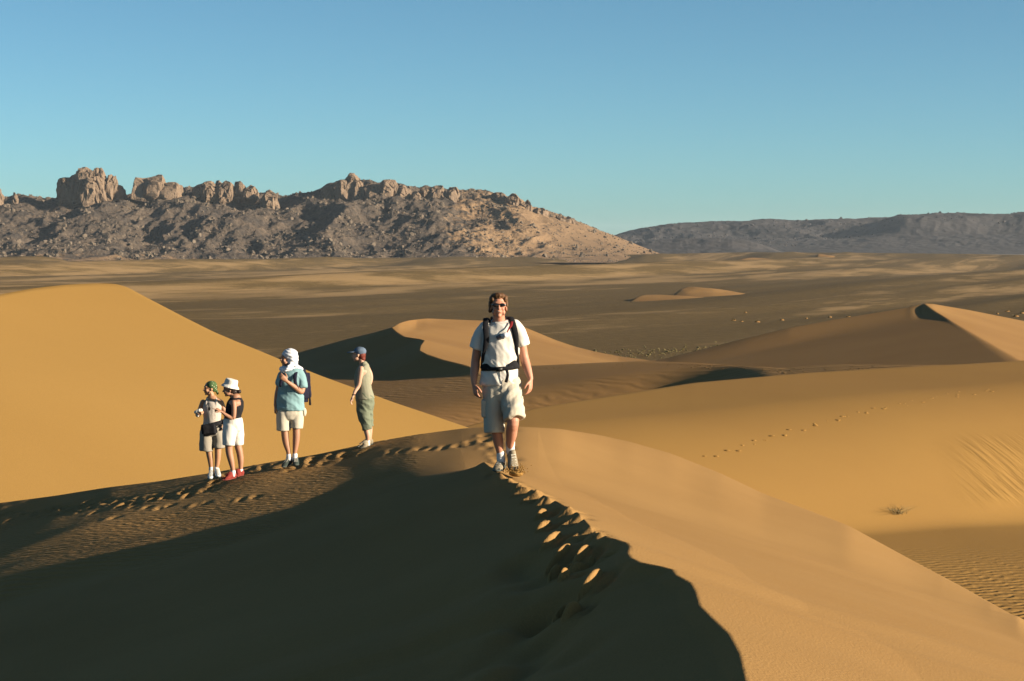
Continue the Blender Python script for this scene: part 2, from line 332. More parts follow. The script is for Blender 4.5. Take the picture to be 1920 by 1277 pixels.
# ---- the gravel plain with low swells and drifted sand
m_pl = new_mat('gravel_plain'); nt = m_pl.node_tree; L = nt.links.new; b = nt.nodes['Principled BSDF']
b.inputs['Roughness'].default_value = .95; b.inputs['Specular IOR Level'].default_value = .05
ge = N(m_pl, 'ShaderNodeNewGeometry'); at = N(m_pl, 'ShaderNodeAttribute', attribute_name='sand')
mp = N(m_pl, 'ShaderNodeMapping', vector_type='TEXTURE'); mp.inputs['Rotation'].default_value = (0, 0, -R(23)); mp.inputs['Scale'].default_value = (26, 190, 30); L(ge.outputs['Position'], mp.inputs[0])
n1 = N(m_pl, 'ShaderNodeTexNoise'); n1.inputs['Scale'].default_value = 1; n1.inputs['Detail'].default_value = 8; n1.inputs['Roughness'].default_value = .6; n1.inputs['Distortion'].default_value = .4; L(mp.outputs[0], n1.inputs['Vector'])
mp2 = N(m_pl, 'ShaderNodeMapping', vector_type='TEXTURE'); mp2.inputs['Rotation'].default_value = (0, 0, -R(38)); mp2.inputs['Scale'].default_value = (6, 70, 30); L(ge.outputs['Position'], mp2.inputs[0])
n3 = N(m_pl, 'ShaderNodeTexNoise'); n3.inputs['Scale'].default_value = 1; n3.inputs['Detail'].default_value = 5; n3.inputs['Distortion'].default_value = .8; L(mp2.outputs[0], n3.inputs['Vector'])
m3 = N(m_pl, 'ShaderNodeMath', operation='MULTIPLY_ADD'); L(n3.outputs['Fac'], m3.inputs[0]); m3.inputs[1].default_value = .30; L(at.outputs['Fac'], m3.inputs[2])
m4 = N(m_pl, 'ShaderNodeMath', operation='SUBTRACT'); L(m3.outputs[0], m4.inputs[0]); m4.inputs[1].default_value = .15
ad = N(m_pl, 'ShaderNodeMath', operation='ADD'); L(n1.outputs['Fac'], ad.inputs[0]); L(m4.outputs[0], ad.inputs[1])
cr = N(m_pl, 'ShaderNodeValToRGB'); cr.color_ramp.elements[0].position = .53; cr.color_ramp.elements[1].position = .70
cr.color_ramp.elements[0].color = (0, 0, 0, 1); cr.color_ramp.elements[1].color = (1, 1, 1, 1); L(ad.outputs[0], cr.inputs['Fac'])
n2 = N(m_pl, 'ShaderNodeTexNoise'); n2.inputs['Scale'].default_value = .25; n2.inputs['Detail'].default_value = 8; n2.inputs['Roughness'].default_value = .75; L(ge.outputs['Position'], n2.inputs['Vector'])
cg = N(m_pl, 'ShaderNodeValToRGB'); cg.color_ramp.elements[0].position = .35; cg.color_ramp.elements[1].position = .7
cg.color_ramp.elements[0].color = (.078, .052, .021, 1); cg.color_ramp.elements[1].color = (.125, .085, .036, 1); L(n2.outputs['Fac'], cg.inputs['Fac'])
mx = N(m_pl, 'ShaderNodeMix', data_type='RGBA'); L(cr.outputs[0], mx.inputs[0]); L(cg.outputs[0], mx.inputs[6]); mx.inputs[7].default_value = (.22, .145, .068, 1)
L(mx.outputs[2], b.inputs['Base Color'])
bp = N(m_pl, 'ShaderNodeBump'); bp.inputs['Distance'].default_value = 1.2; bp.inputs['Strength'].default_value = .5; L(n2.outputs['Fac'], bp.inputs['Height']); L(bp.outputs[0], b.inputs['Normal'])
def rotc(x, y, deg): a = R(deg); return x * math.cos(a) - y * math.sin(a), x * math.sin(a) + y * math.cos(a)
def FP(x, y):
    p, q = rotc(x, y, 23)                        # swells run away to the right
    amp = sstep(380, 900, y) * (5.8 + sstep(900, 2500, y) * 6.0)
    s = perlin(p / 150, q / 2200, seed=21) + .38 * perlin(p / 62, q / 1100, seed=25) + .10 * perlin(p / 20, q / 300, seed=26)
    s = s + 1.1 * (sstep(-.12, .10, perlin(p / 260, q / 2600, seed=33)) - .5) * sstep(450, 900, y)
    return -28 + amp * s + .0006 * np.clip(y - 1200, 0, 4000)
def sandP(x, y):
    p, q = rotc(x, y, 23); h = (FP(x + 15, y) - FP(x - 15, y)) / 30
    near = sstep(620, 400, y) * .07
    return np.clip(-h * 2.2, -.12, .14) + .20 * perlin(p / 170, q / 900, seed=31) + near - .06 - .04 * sstep(1200, 700, y) + .05 * sstep(1000, 1800, y) * sstep(-200, 150, x)
silP = [(-900, 505), (0, 500), (150, 497), (300, 491), (500, 486), (700, 484), (960, 481), (1200, 477), (1400, 473), (1600, 474), (1800, 476), (1920, 478), (2800, 480)]
dune('gravel_plain', FP, silP, (2500, 3400), m_pl, 200, px=(-900, 2800), cols=620, rows=560, backlen=600, bs=.02, r=50, sm=40, dsil=[(-900, 2600), (300, 2700), (1200, 3200), (2800, 3400)], attrs={'sand': sandP}, blend=.12)
# a wide base sheet under everything, out to the horizon
m_base = simple_mat('desert_floor', (.10, .07, .042), scale=.002)
gx = np.linspace(-14000, 14000, 30); gy = np.concatenate([np.linspace(-4000, 3000, 14), np.linspace(3600, 16000, 12)]); GX, GY = np.meshgrid(gx, gy)
mesh_from_grid('desert_floor', GX, GY, np.full(GX.shape, -52.0) - 0 * GX, m_base)

# small bright dunes lying on the plain
def small_dune(px, py, d, w, dep, h, skew=.3, seed=0):
    p0 = PT(px, py, d); n = 60; a = np.linspace(-1, 1, n); A, B_ = np.meshgrid(a, a)
    rr = np.clip(1 - A ** 2 - B_ ** 2, 0, 1); s_ = A - skew * B_
    H = h * np.where(s_ > -.15, rr * (1 - .35 * np.clip(s_ + .15, 0, 1)), np.maximum(rr - 3.2 * (-.15 - s_), 0)) + .1 * h * fbm(A * 2, B_ * 2, seed=seed) * rr
    xw = p0.x + A * w * .5; yw = p0.y + B_ * dep * .5
    Zg = FP(xw, yw) if d > 500 else np.full(xw.shape, p0.z)
    mesh_from_grid('sand_dune', xw, yw, Zg - .5 + H + .3 * (H > .02), m_sand_mid)
for a in [(1300, 541, 1150, 62, 130, 5.5, .5, 1), (1225, 548, 1080, 60, 80, 3, .4, 2), (1252, 487, 2600, 40, 90, 5, .2, 3), (1540, 474, 3000, 60, 120, 6, .4, 4),
          (1400, 477, 2950, 150, 160, 6, .4, 5), (1180, 494, 2300, 120, 160, 5, .4, 6), (1800, 477, 3100, 40, 90, 3, .4, 7)]:
    small_dune(*a)

# ---- rocky hills
m_rock = new_mat('hill_rock'); nt = m_rock.node_tree; L = nt.links.new; b = nt.nodes['Principled BSDF']
b.inputs['Roughness'].default_value = .95; b.inputs['Specular IOR Level'].default_value = .1
ge = N(m_rock, 'ShaderNodeNewGeometry'); at = N(m_rock, 'ShaderNodeAttribute', attribute_name='sand')
n1 = N(m_rock, 'ShaderNodeTexNoise'); n1.inputs['Scale'].default_value = .03; n1.inputs['Detail'].default_value = 9; n1.inputs['Roughness'].default_value = .65; L(ge.outputs['Position'], n1.inputs['Vector'])
n2 = N(m_rock, 'ShaderNodeTexNoise'); n2.inputs['Scale'].default_value = .2; n2.inputs['Detail'].default_value = 6; n2.inputs['Roughness'].default_value = .8; L(ge.outputs['Position'], n2.inputs['Vector'])
cg = N(m_rock, 'ShaderNodeValToRGB'); e = cg.color_ramp.elements; e[0].position = .33; e[1].position = .68; e[0].color = (.042, .037, .034, 1); e[1].color = (.135, .103, .075, 1); L(n1.outputs['Fac'], cg.inputs['Fac'])
mu = N(m_rock, 'ShaderNodeMix', data_type='RGBA', blend_type='MULTIPLY'); mu.inputs[0].default_value = .8; L(cg.outputs[0], mu.inputs[6])
c2 = N(m_rock, 'ShaderNodeValToRGB'); e = c2.color_ramp.elements; e[0].position = .4; e[1].position = .6; e[0].color = (.6, .6, .62, 1); e[1].color = (1.15, 1.12, 1.1, 1); L(n2.outputs['Fac'], c2.inputs['Fac']); L(c2.outputs[0], mu.inputs[7])
ad = N(m_rock, 'ShaderNodeMath', operation='ADD'); L(n1.outputs['Fac'], ad.inputs[0]); L(at.outputs['Fac'], ad.inputs[1])
cr = N(m_rock, 'ShaderNodeValToRGB'); e = cr.color_ramp.elements; e[0].position = .85; e[1].position = .98; e[0].color = (0, 0, 0, 1); e[1].color = (1, 1, 1, 1); L(ad.outputs[0], cr.inputs['Fac'])
mx = N(m_rock, 'ShaderNodeMix', data_type='RGBA'); L(cr.outputs[0], mx.inputs[0]); L(mu.outputs[2], mx.inputs[6]); mx.inputs[7].default_value = (.23, .15, .085, 1); L(mx.outputs[2], b.inputs['Base Color'])
bp = N(m_rock, 'ShaderNodeBump'); bp.inputs['Distance'].default_value = 4; bp.inputs['Strength'].default_value = 1; L(n2.outputs['Fac'], bp.inputs['Height']); L(bp.outputs[0], b.inputs['Normal'])
m_bould = simple_mat('boulder_rock', (.105, .083, .062), var=.5, scale=.12, bump=.8, bscale=.5, bdist=1.2, spec=.1)
m_cliff = simple_mat('outcrop_rock', (.15, .108, .075), var=.35, scale=.06, bump=.9, bscale=.35, bdist=2.0, spec=.1)

hill_sil = [(-400, 360), (-60, 385), (0, 377), (40, 373), (80, 376), (105, 370), (140, 366), (240, 366), (300, 362), (350, 360), (440, 356), (500, 362), (530, 368), (560, 366), (590, 364), (610, 354), (635, 344), (700, 345), (750, 352), (770, 358),
            (785, 360), (820, 356), (870, 361), (920, 366), (960, 374), (1000, 388), (1040, 402), (1080, 414), (1110, 426), (1150, 441), (1190, 458), (1235, 475), (1270, 492), (1400, 510)]
DB, DCR = 2950., 3650.
def hill_base(x, y):
    """big form of the near hills: rises from the plain to a crest"""
    u = x / y; px = 960 + u * FPX; t = (y - DB) / (DCR - DB)
    Hc = -UV(0 * px + 960, curve(hill_sil, px, 12))[1] * DCR
    tt = np.clip(t, 0, 1.6); prof = np.where(tt < 1, .62 * tt + .38 * tt * tt, 1 - .9 * (tt - 1))
    # spurs and gullies running down to the plain
    sp = ridged(x / 170 + .2 * fbm(x / 300, y / 300, seed=41), y / 600, seed=40, oct=3) 
    env = np.clip(tt, 0, 1) * np.clip(1.1 - tt, 0, 1) * 4
    return -30 + (Hc + 30) * prof + env * 30 * (sp - .35) * (1 - .85 * sstep(980, 1130, px))
def FH(x, y):
    t = np.clip((y - DB) / (DCR - DB), 0, 1.5); u = x / y; px = 960 + u * FPX
    env = sstep(0, .15, t); rough = 1 - .85 * sstep(880, 1080, px)
    z = hill_base(x, y) + env * rough * (15 * ridged(x / 62, y / 110, seed=50, oct=4) - 8 + 3.2 * np.clip(ridged(x / 16, y / 20, seed=55, oct=3), 0, 1) ** 2)
    z = z - 13 * np.exp(-((x + 392) / 24) ** 2 - ((y - 3060) / 50) ** 2) - 8 * np.exp(-((x + 240) / 28) ** 2 - ((y - 3070) / 60) ** 2)
    return z
def sandH(x, y):
    u = x / y; px = 960 + u * FPX; t = (y - DB) / (DCR - DB)
    a = .14 + .42 * sstep(740, 980, px) + .1 * perlin(x / 60, y / 90, seed=61) + .08 * fbm(x / 14, y / 22, seed=62)
    a = a + .28 * sstep(1120, 1160, px) + .30 * sstep(.16, .03, t) * sstep(700, 200, px)
    return a
hp = np.linspace(-400, 1420, 1000); hu = (hp - 960) / FPX; hd = np.linspace(DB - 60, DCR + 260, 330)[:, None]
HX = hu[None] * hd; HY = hd + 0 * HX
mesh_from_grid('rocky_hill', HX, HY, FH(HX, HY), m_rock, 'structure', {'sand': sandH(HX, HY)})

far_sil = [(900, 470), (1050, 458), (1155, 440), (1200, 429), (1260, 420), (1330, 416), (1400, 414), (1440, 411), (1500, 414), (1570, 411), (1650, 408), (1740, 406), (1800, 405), (1880, 406), (1920, 403), (2100, 400), (2500, 404), (2900, 415)]
FB0, FB1 = 5600., 6900.
m_far = simple_mat('far_rock', (.046, .042, .042), var=.35, scale=.01, bump=.6, bscale=.04, bdist=6, spec=.05)
def FF(x, y):
    u = x / y; px = 960 + u * FPX; t = np.clip((y - FB0) / (FB1 - FB0), 0, 1.4)
    Hc = -UV(0 * px + 960, curve(far_sil, px, 10))[1] * FB1
    spur = 1 - sstep(.0, 1.0, np.abs((px - (1500 + 260 * t)) / 200)) * 0
    brk = sstep(1440 + 230 * t, 1600 + 200 * t, px)               # nearer, higher shoulder on the right
    tt = np.clip(t * (1 + .55 * brk), 0, 1); prof = np.where(t < 1, .62 * tt ** .8 + .38 * sstep(.62, .92, tt + .10 * perlin(x / 160, y / 400, seed=77)), 1 - .8 * (t - 1))
    z = -30 + (Hc + 30) * prof + np.clip(t, 0, 1) * (24 * ridged(x / 210, y / 300, seed=70, oct=4) - 15) * sstep(1.1, .8, t) + 6 * ridged(x / 45, y / 60, seed=73, oct=3) * sstep(0, .2, t) - 3
    return z
fp_ = np.linspace(850, 2900, 900); fu = (fp_ - 960) / FPX; fd = np.linspace(FB0 - 100, FB1 + 400, 150)[:, None]
FX = fu[None] * fd; FY = fd + 0 * FX
mesh_from_grid('rocky_hill', FX, FY, FF(FX, FY), m_far, 'structure', {'sand': .12 * fbm(FX / 200, FY / 200, seed=80) - .05})

def FF2(x, y): return -32 + .14 * (y - 4900) + 9 * ridged(x / 120, y / 160, seed=85, oct=4) - 5
dune('rocky_hill', FF2, [(1120, 476), (1150, 466), (1200, 453), (1280, 447), (1350, 446), (1400, 450), (1435, 460), (1470, 474), (1500, 484)], (4900, 5500), m_far, 4800, px=(1120, 1500), cols=240, rows=60, backlen=150, bs=.3, r=60, sm=14, dsil=[(1120, 5250), (1500, 5250)], blend=.8)
# ---- boulders and outcrops
def ico(sub):
    bm = bmesh.new(); bmesh.ops.create_icosphere(bm, subdivisions=sub, radius=1)
    v = np.array([q.co[:] for q in bm.verts]); f = np.array([[q.index for q in p.verts] for p in bm.faces]); bm.free(); return v, f
ICO2 = ico(2); ICO1 = ico(1); ICO5 = ico(5)
def chisel(v, n, lo, hi, g):
    v = v.copy()
    for k in range(n):
        d = g.normal(size=3); d /= np.linalg.norm(d); c = g.uniform(lo, hi); s_ = v @ d; m = s_ > c; v[m] -= (s_[m] - c)[:, None] * d
    return v
def raw_mesh(name, v, f, mat, smooth=False):
    me = bpy.data.meshes.new(name); k = f.shape[1]
    me.vertices.add(len(v)); me.vertices.foreach_set('co', v.astype(np.float32).ravel())
    me.loops.add(f.size); me.loops.foreach_set('vertex_index', f.astype(np.int32).ravel())
    me.polygons.add(len(f)); me.polygons.foreach_set('loop_start', np.arange(0, f.size, k, dtype=np.int32)); me.polygons.foreach_set('loop_total', np.full(len(f), k, np.int32))
    me.polygons.foreach_set('use_smooth', np.full(len(f), smooth)); me.update(); me.materials.append(mat); return me
def link(name, me, parent=None, **props):
    o = bpy.data.objects.new(name, me); C.objects.link(o)
    if parent: o.parent = parent
    for k_, v_ in props.items(): o[k_] = v_
    return o
g = np.random.default_rng(5)
rockv = [chisel(ICO1[0] if i % 2 else ICO2[0], 9, .35, .8, g) for i in range(14)]; rockf = [ICO1[1] if i % 2 else ICO2[1] for i in range(14)]
def scatter(name, pts, mat, kind='stuff', asp=1.0):
    V = []; F_ = []; off = 0
    for (x, y, z, s) in pts:
        i = g.integers(14); a = g.uniform(0, 6.28); ca, sa = math.cos(a), math.sin(a)
        v = rockv[i] * np.array([s * g.uniform(.8, 1.3), s * g.uniform(.8, 1.2), s * g.uniform(.7, 1.3) * asp]); v = np.stack([v[:, 0] * ca - v[:, 1] * sa, v[:, 0] * sa + v[:, 1] * ca, v[:, 2]], 1)
        V.append(v + (x, y, z)); F_.append(rockf[i] + off); off += len(v)
    return link(name, raw_mesh(name, np.concatenate(V), np.concatenate(F_), mat), kind=kind)
pts = []
while len(pts) < 9500:
    n = 4000; px = g.uniform(-100, 1230, n); t = g.uniform(.01, 1.03, n); d = DB + t * (DCR - DB); x = (px - 960) / FPX * d
    dens = np.clip(.35 + 1.4 * fbm(x / 70, d / 90, seed=90, oct=3), .04, 1) * np.where(px > 800, np.clip(1.1 - (px - 800) / 420, .12, 1), 1) * np.where(t > .9, 1.2, .8)
    keep = g.random(n) < dens * .5; z = FH(x, d)
    for a, b_, c in zip(x[keep], d[keep], z[keep]): pts.append((a, b_, c + .4, min(5.0, 1.0 * g.pareto(2.3) + .8)))
scatter('boulder_scree', pts[:9500], m_bould)
pts = []
for k in range(1500):
    px = g.uniform(1160, 1960); t = g.uniform(.2, 1.02); t = t if px < 1500 or t > .6 else t + .3; d = FB0 + t * (FB1 - FB0); x = (px - 960) / FPX * d
    pts.append((x, d, float(FF(np.array([x]), np.array([d]))[0]) + .5, min(7, 1.6 * g.pareto(2.5) + 1.2)))
scatter('boulder_scree', pts, m_far)

def outcrop(blocks, label, seed, crack=.12):
    """blocks: (px0, px1, top py, bottom py, distance, depth) columns of one rock mass, merged to one mesh"""
    g2 = np.random.default_rng(seed); V = []; F_ = []; off = 0; dm = blocks[0][4]
    xm = np.mean([(b_[0] + b_[1]) / 2 for b_ in blocks]); base = PT(xm, max(b_[3] for b_ in blocks), dm)
    for (a, b_, top, bot, d, dep) in blocks:
        p0 = PT(a, bot, d); p1 = PT(b_, top, d); w = (p1.x - p0.x) / 2; h = (p1.z - p0.z); 
        v = ICO5[0].copy(); e = 1.0
        v = np.sign(v) * np.abs(v) ** .5; v = v / np.max(np.abs(v), axis=0)           # boxier
        v = chisel(v, 20, .74, 1.1, g2)
        tp = 1 - .16 * np.clip(v[:, 2], -1, 1)
        v = v * np.stack([w * tp, dep / 2 * tp, np.full(len(v), h * .5 + 6)], 1)
        c = np.array([(p0.x + p1.x) / 2, d, (p0.z + p1.z) / 2 - 5]); q = v + c
        crk = np.abs(perlin(q[:, 0] / 9, q[:, 1] / 9, q[:, 2] / 34, seed=seed)); nrm = v / (np.linalg.norm(v / [w, dep / 2, h], axis=1)[:, None] * [w, dep / 2, h]); hor = np.stack([v[:, 0], v[:, 1], 0 * v[:, 2]], 1); hor /= np.linalg.norm(hor, axis=1)[:, None] + 1e-3
        dsp = -5.0 * np.exp(-(crk / .07) ** 2) * crack / .12 + 2.8 * fbm(q[:, 0] / 12, q[:, 1] / 12, q[:, 2] / 15, oct=4, seed=seed + 2)
        q = q + hor * dsp[:, None]; q[:, 2] += 1.6 * fbm(q[:, 0] / 8, q[:, 1] / 8, seed=seed + 3) * (v[:, 2] > 0)
        V.append(q - np.array(base)); F_.append(ICO5[1] + off); off += len(q)
    o = link('rock_outcrop', raw_mesh('rock_outcrop', np.concatenate(V), np.concatenate(F_), m_cliff), label=label, category='rock outcrop')
    o.location = base; return o
DO = 3560
outcrop([(104, 152, 334, 388, DO, 55), (125, 170, 324, 390, DO - 8, 60), (140, 182, 314, 388, DO - 16, 55), (172, 204, 315, 380, DO - 10, 50), (198, 220, 324, 372, DO - 2, 40), (150, 200, 330, 392, DO - 25, 40)],
        'tallest craggy sandstone rock mass with vertical cracks, at the left end of the hill crest', 1)
outcrop([(213, 221, 330, 372, DO - 4, 9), (206, 236, 346, 378, DO, 22)], 'thin rock finger standing just right of the tallest cracked rock mass', 2, .04)
outcrop([(243, 290, 334, 374, DO + 5, 60), (262, 320, 327, 374, DO, 60), (290, 350, 343, 376, DO - 5, 50)], 'smooth wedge-shaped rock mass sloping down to the right beyond the gap in the crest', 3, .03)
outcrop([(358, 392, 342, 374, DO, 34), (376, 412, 341, 376, DO - 6, 38), (398, 428, 339, 374, DO, 34), (410, 442, 338, 376, DO - 6, 38)], 'row of short jagged rock pillars along the crest, left of the centre saddle', 4)
outcrop([(434, 462, 341, 372, DO, 40), (450, 488, 347, 374, DO - 4, 40)], 'rounded pale rock hump ending the row of jagged pillars', 5)
outcrop([(488, 522, 357, 390, DO - 30, 40)], 'low rounded rock knob above the centre saddle of the hills', 6)
outcrop([(638, 676, 325, 372, DO - 10, 50), (628, 662, 338, 378, DO - 20, 44), (655, 688, 340, 384, DO - 24, 40)], 'pointed rocky summit in the middle of the hill crest', 7, .06)
outcrop([(686, 722, 342, 396, DO - 30, 44), (705, 752, 338, 398, DO - 36, 46), (735, 770, 348, 392, DO - 30, 40), (680, 720, 362, 400, DO - 55, 30)], 'broad pale cliff just right of the pointed middle summit', 8, .06)
outcrop([(785, 812, 352, 372, DO - 10, 30), (806, 842, 349, 372, DO - 10, 34), (836, 862, 352, 376, DO - 16, 30)], 'grey domed rocks above the orange sand patch near the top', 9)
outcrop([(740, 772, 352, 392, DO - 40, 34), (764, 792, 360, 398, DO - 50, 30)], 'stepped pale rocks trailing right from the broad cliff', 21, .06)
outcrop([(600, 630, 350, 378, DO - 8, 30)], 'small dark knob leading up from the saddle to the middle summit', 22, .06)
outcrop([(918, 950, 362, 384, DO, 30), (944, 980, 364, 392, DO - 20, 34), (972, 1002, 376, 402, DO - 20, 34), (996, 1030, 388, 408, DO - 20, 30)], 'dark grey rock ledge stepping down the right end of the hill', 10)
outcrop([(1034, 1062, 404, 416, DO, 24), (1048, 1078, 407, 420, DO, 24)], 'last low row of dark rocks on the right shoulder of the hill', 11)
outcrop([(-12, 8, 354, 384, DO, 24)], 'small rock stub on the crest cut by the left edge of the picture', 12, .05)
outcrop([(22, 36, 362, 384, DO, 18)], 'tiny lone rock stub on the crest near the left edge', 13, .05)
# the larger boulders, each its own
blab = 'large pale boulder on the slope of the rocky hills'
bmesh_sh = []
for i in range(6):
    v = chisel(ICO2[0], 10, .45, .85, g); v += .05 * g.normal(size=v.shape); bmesh_sh.append(raw_mesh('boulder', v, ICO2[1], m_bould))
spots = []
while len(spots) < 90:
    px = g.uniform(0, 1050); t = g.uniform(.05, .98); d = DB + t * (DCR - DB); x = (px - 960) / FPX * d
    if fbm(np.array([x / 70]), np.array([d / 90]), seed=90, oct=3)[0] < -.05 or (px > 800 and g.random() < .7): continue
    spots.append((x, d, float(FH(np.array([x]), np.array([d]))[0]), g.uniform(2.6, 6.0)))
for (x, d, z, s) in spots:
    o = link('boulder', bmesh_sh[g.integers(6)], label=blab, category='boulder', group='large boulders on the rocky hills')
    o.location = (x, d, z + s * .25); o.rotation_euler = (g.uniform(-.3, .3), g.uniform(-.3, .3), g.uniform(0, 6.28)); o.scale = (s, s * g.uniform(.8, 1.2), s * g.uniform(.7, 1.2))

# ================================================================= plants
m_dry = simple_mat('dry_plant', (.17, .13, .06), var=.4, scale=3)
m_green = simple_mat('green_tuft', (.11, .088, .035), var=.4, scale=3)
def tuft_mesh(name, n, h, spread, mat, seed, thick=.004):
    q = np.random.default_rng(seed); V = []; F_ = []
    for i in range(n):
        a = q.uniform(0, 6.28); l = h * q.uniform(.5, 1.1); s_ = spread * q.uniform(.2, 1.2); p = np.zeros(3) + [q.normal(0, spread * .15), q.normal(0, spread * .15), -.02]
        side = np.array([-math.sin(a), math.cos(a), 0]) * thick; b0 = len(V)
        for k in range(4):
            t_ = k / 3; c = p + [math.cos(a) * s_ * t_ ** 1.4, math.sin(a) * s_ * t_ ** 1.4, l * (t_ - .35 * t_ * t_)]
            c = c + q.normal(0, .012 * h / .3, 3) * t_; w = side * (1.1 - t_); V += [c + w, c - w, c + np.array([0, 0, thick * (1.1 - t_)])]
        for k in range(3):
            o_ = b0 + 3 * k
            F_ += [(o_, o_ + 1, o_ + 4, o_ + 3), (o_ + 1, o_ + 2, o_ + 5, o_ + 4), (o_ + 2, o_, o_ + 3, o_ + 5)]
    return raw_mesh(name, np.array(V), np.array(F_), mat)
def on_surface(Fs, px, py, d0, d1):
    u, v = UV(px, py); u = np.atleast_1d(u); v = np.atleast_1d(v); d = float(solve_d(Fs, u, v, d0, d1, 900)[0])
    x = float(u[0]) * d; return Vector((x, d, float(Fs(np.array([x]), np.array([d]))[0])))
o = link('dry_plant', tuft_mesh('dry_plant', 46, .42, .62, m_dry, 3, .006), label='sparse dry straggly plant growing on the orange slipping slope at the right', category='dry plant'); o.location = on_surface(F4, 1683, 962, 50, 120); o.scale = (1.5, 1.5, 1.35)
tus = [tuft_mesh('grass_tuft', 60, .8, 1.1, (m_dry, m_green)[i % 2], 20 + i, .03) for i in range(4)]
mound = ico(3)
def hummock(px, py, d, r, h, seed, label):
    e_ = bpy.data.objects.new('hummock', None); C.objects.link(e_); p = PT(px, py, d); x, y = p.x, p.y; e_.location = (x, y, float(FP(np.array([x]), np.array([y]))[0]))
    e_['label'] = label; e_['category'] = 'hummock'; e_['group'] = 'small sand hummocks with dry tufts on the plain'
    v = mound[0] * [r, r * .8, h]; v[:, 2] += .15 * h * fbm(mound[0][:, 0] * 2, mound[0][:, 1] * 2, seed=seed) ; link('sand_mound', raw_mesh('sand_mound', v, mound[1], m_sand_mid, True), e_)
    for k in range(2):
        t_ = link('grass_tuft', tus[(seed + k) % 4], e_); t_.location = (random.uniform(-.5, .5) * r, random.uniform(-.5, .2) * r, h * .7); t_.scale = [r / 1.3] * 3
for k, (px, py) in enumerate([(1390, 600), (1512, 594), (1556, 594), (1590, 594), (1628, 592), (1642, 589), (1658, 587), (1420, 601), (1375, 598), (1870, 592), (1888, 588), (1905, 597), (1916, 592), (1896, 602), (1398, 583), (1466, 597)]):
    v_ = float(UV(px, py)[1]); d_ = 28 / v_
    hummock(px, py, d_, random.uniform(.5, 1.2), random.uniform(.25, .6), k, 'small sand hummock with dry tufts on the dark plain before the peaked dune' if px < 1800 else 'small sand hummock with dry tufts on the dark plain at the right edge')
rs3 = np.random.default_rng(8); V = []; F_ = []; off = 0
for k in range(330):                       # low tufts along the foot of the dunes, too many to count
    px = rs3.uniform(1110, 1420); py = 668 - (px - 1110) * .045 + rs3.normal(0, 5.5); v_ = float(UV(px, py)[1]); d_ = 28.3 / v_; p = PT(px, py, d_)
    v, f = rockv[k % 14], rockf[k % 14]; r_ = rs3.uniform(.15, .5) * rs3.uniform(.6, 1.3); V.append(v * [r_, r_, r_ * .55] + [p.x, p.y, float(FP(np.array([p.x]), np.array([p.y]))[0]) + .1]); F_.append(f + off); off += len(v)
link('low_scrub', raw_mesh('low_scrub', np.concatenate(V), np.concatenate(F_), m_green), kind='stuff')
# low rims and crumbs of sand left by footprints on the farther slopes
def crumbs(name, Fs, spots, mat, d0, d1):
    V = []; F_ = []; off = 0
    for (px, py, r_, h_) in spots:
        p = on_surface(Fs, px, py, d0, d1); v = ICO2[0] * [r_ * 1.2, r_ * 1.5, h_ * .5] + [p.x, p.y, p.z - h_ * .35]; V.append(v); F_.append(ICO2[1] + off); off += len(v)
    link(name, raw_mesh(name, np.concatenate(V), np.concatenate(F_), mat, True), kind='stuff')
sp_ = []; 
for k in range(34):
    t_ = k / 33; px = 1325 + 530 * t_ + rs3.normal(0, 3); py = 856 - 128 * t_ - 26 * math.sin(t_ * 3.14) * .55 + (4 if k % 2 else -1); 
    for q in range(1 + k % 2): sp_.append((px + rs3.normal(0, 5), py + rs3.normal(0, 1.3), rs3.uniform(.05, .13), rs3.uniform(.03, .055)))
for k in range(46):
    t_ = rs3.random(); sp_.append((1010 + 560 * t_ + rs3.normal(0, 6), 783 - 85 * t_ + rs3.normal(0, 5) + 6 * t_, rs3.uniform(.05, .12), .035))
crumbs('footprint_rims', F4, sp_, m_sand_right, 40, 220)
sp_ = []
for k in range(150):
    t_ = rs3.random(); sp_.append((780 + 130 * t_ + rs3.normal(0, 5), 672 + 34 * t_ ** .7 + rs3.normal(0, 4.5), rs3.uniform(.1, .3), rs3.uniform(.05, .12)))
for k in range(240):
    t_ = rs3.random(); sp_.append((1000 + 640 * t_, np.interp(1000 + 640 * t_, [p_[0] for p_ in silB], [p_[1] for p_ in silB]) + 2.5 + abs(rs3.normal(0, 3 + 7 * sstep(.6, .85, t_) * sstep(1, .9, t_))), rs3.uniform(.05, .2), rs3.uniform(.04, .10)))
crumbs('footprint_rims', FB, sp_, m_sand_mid, 140, 300)

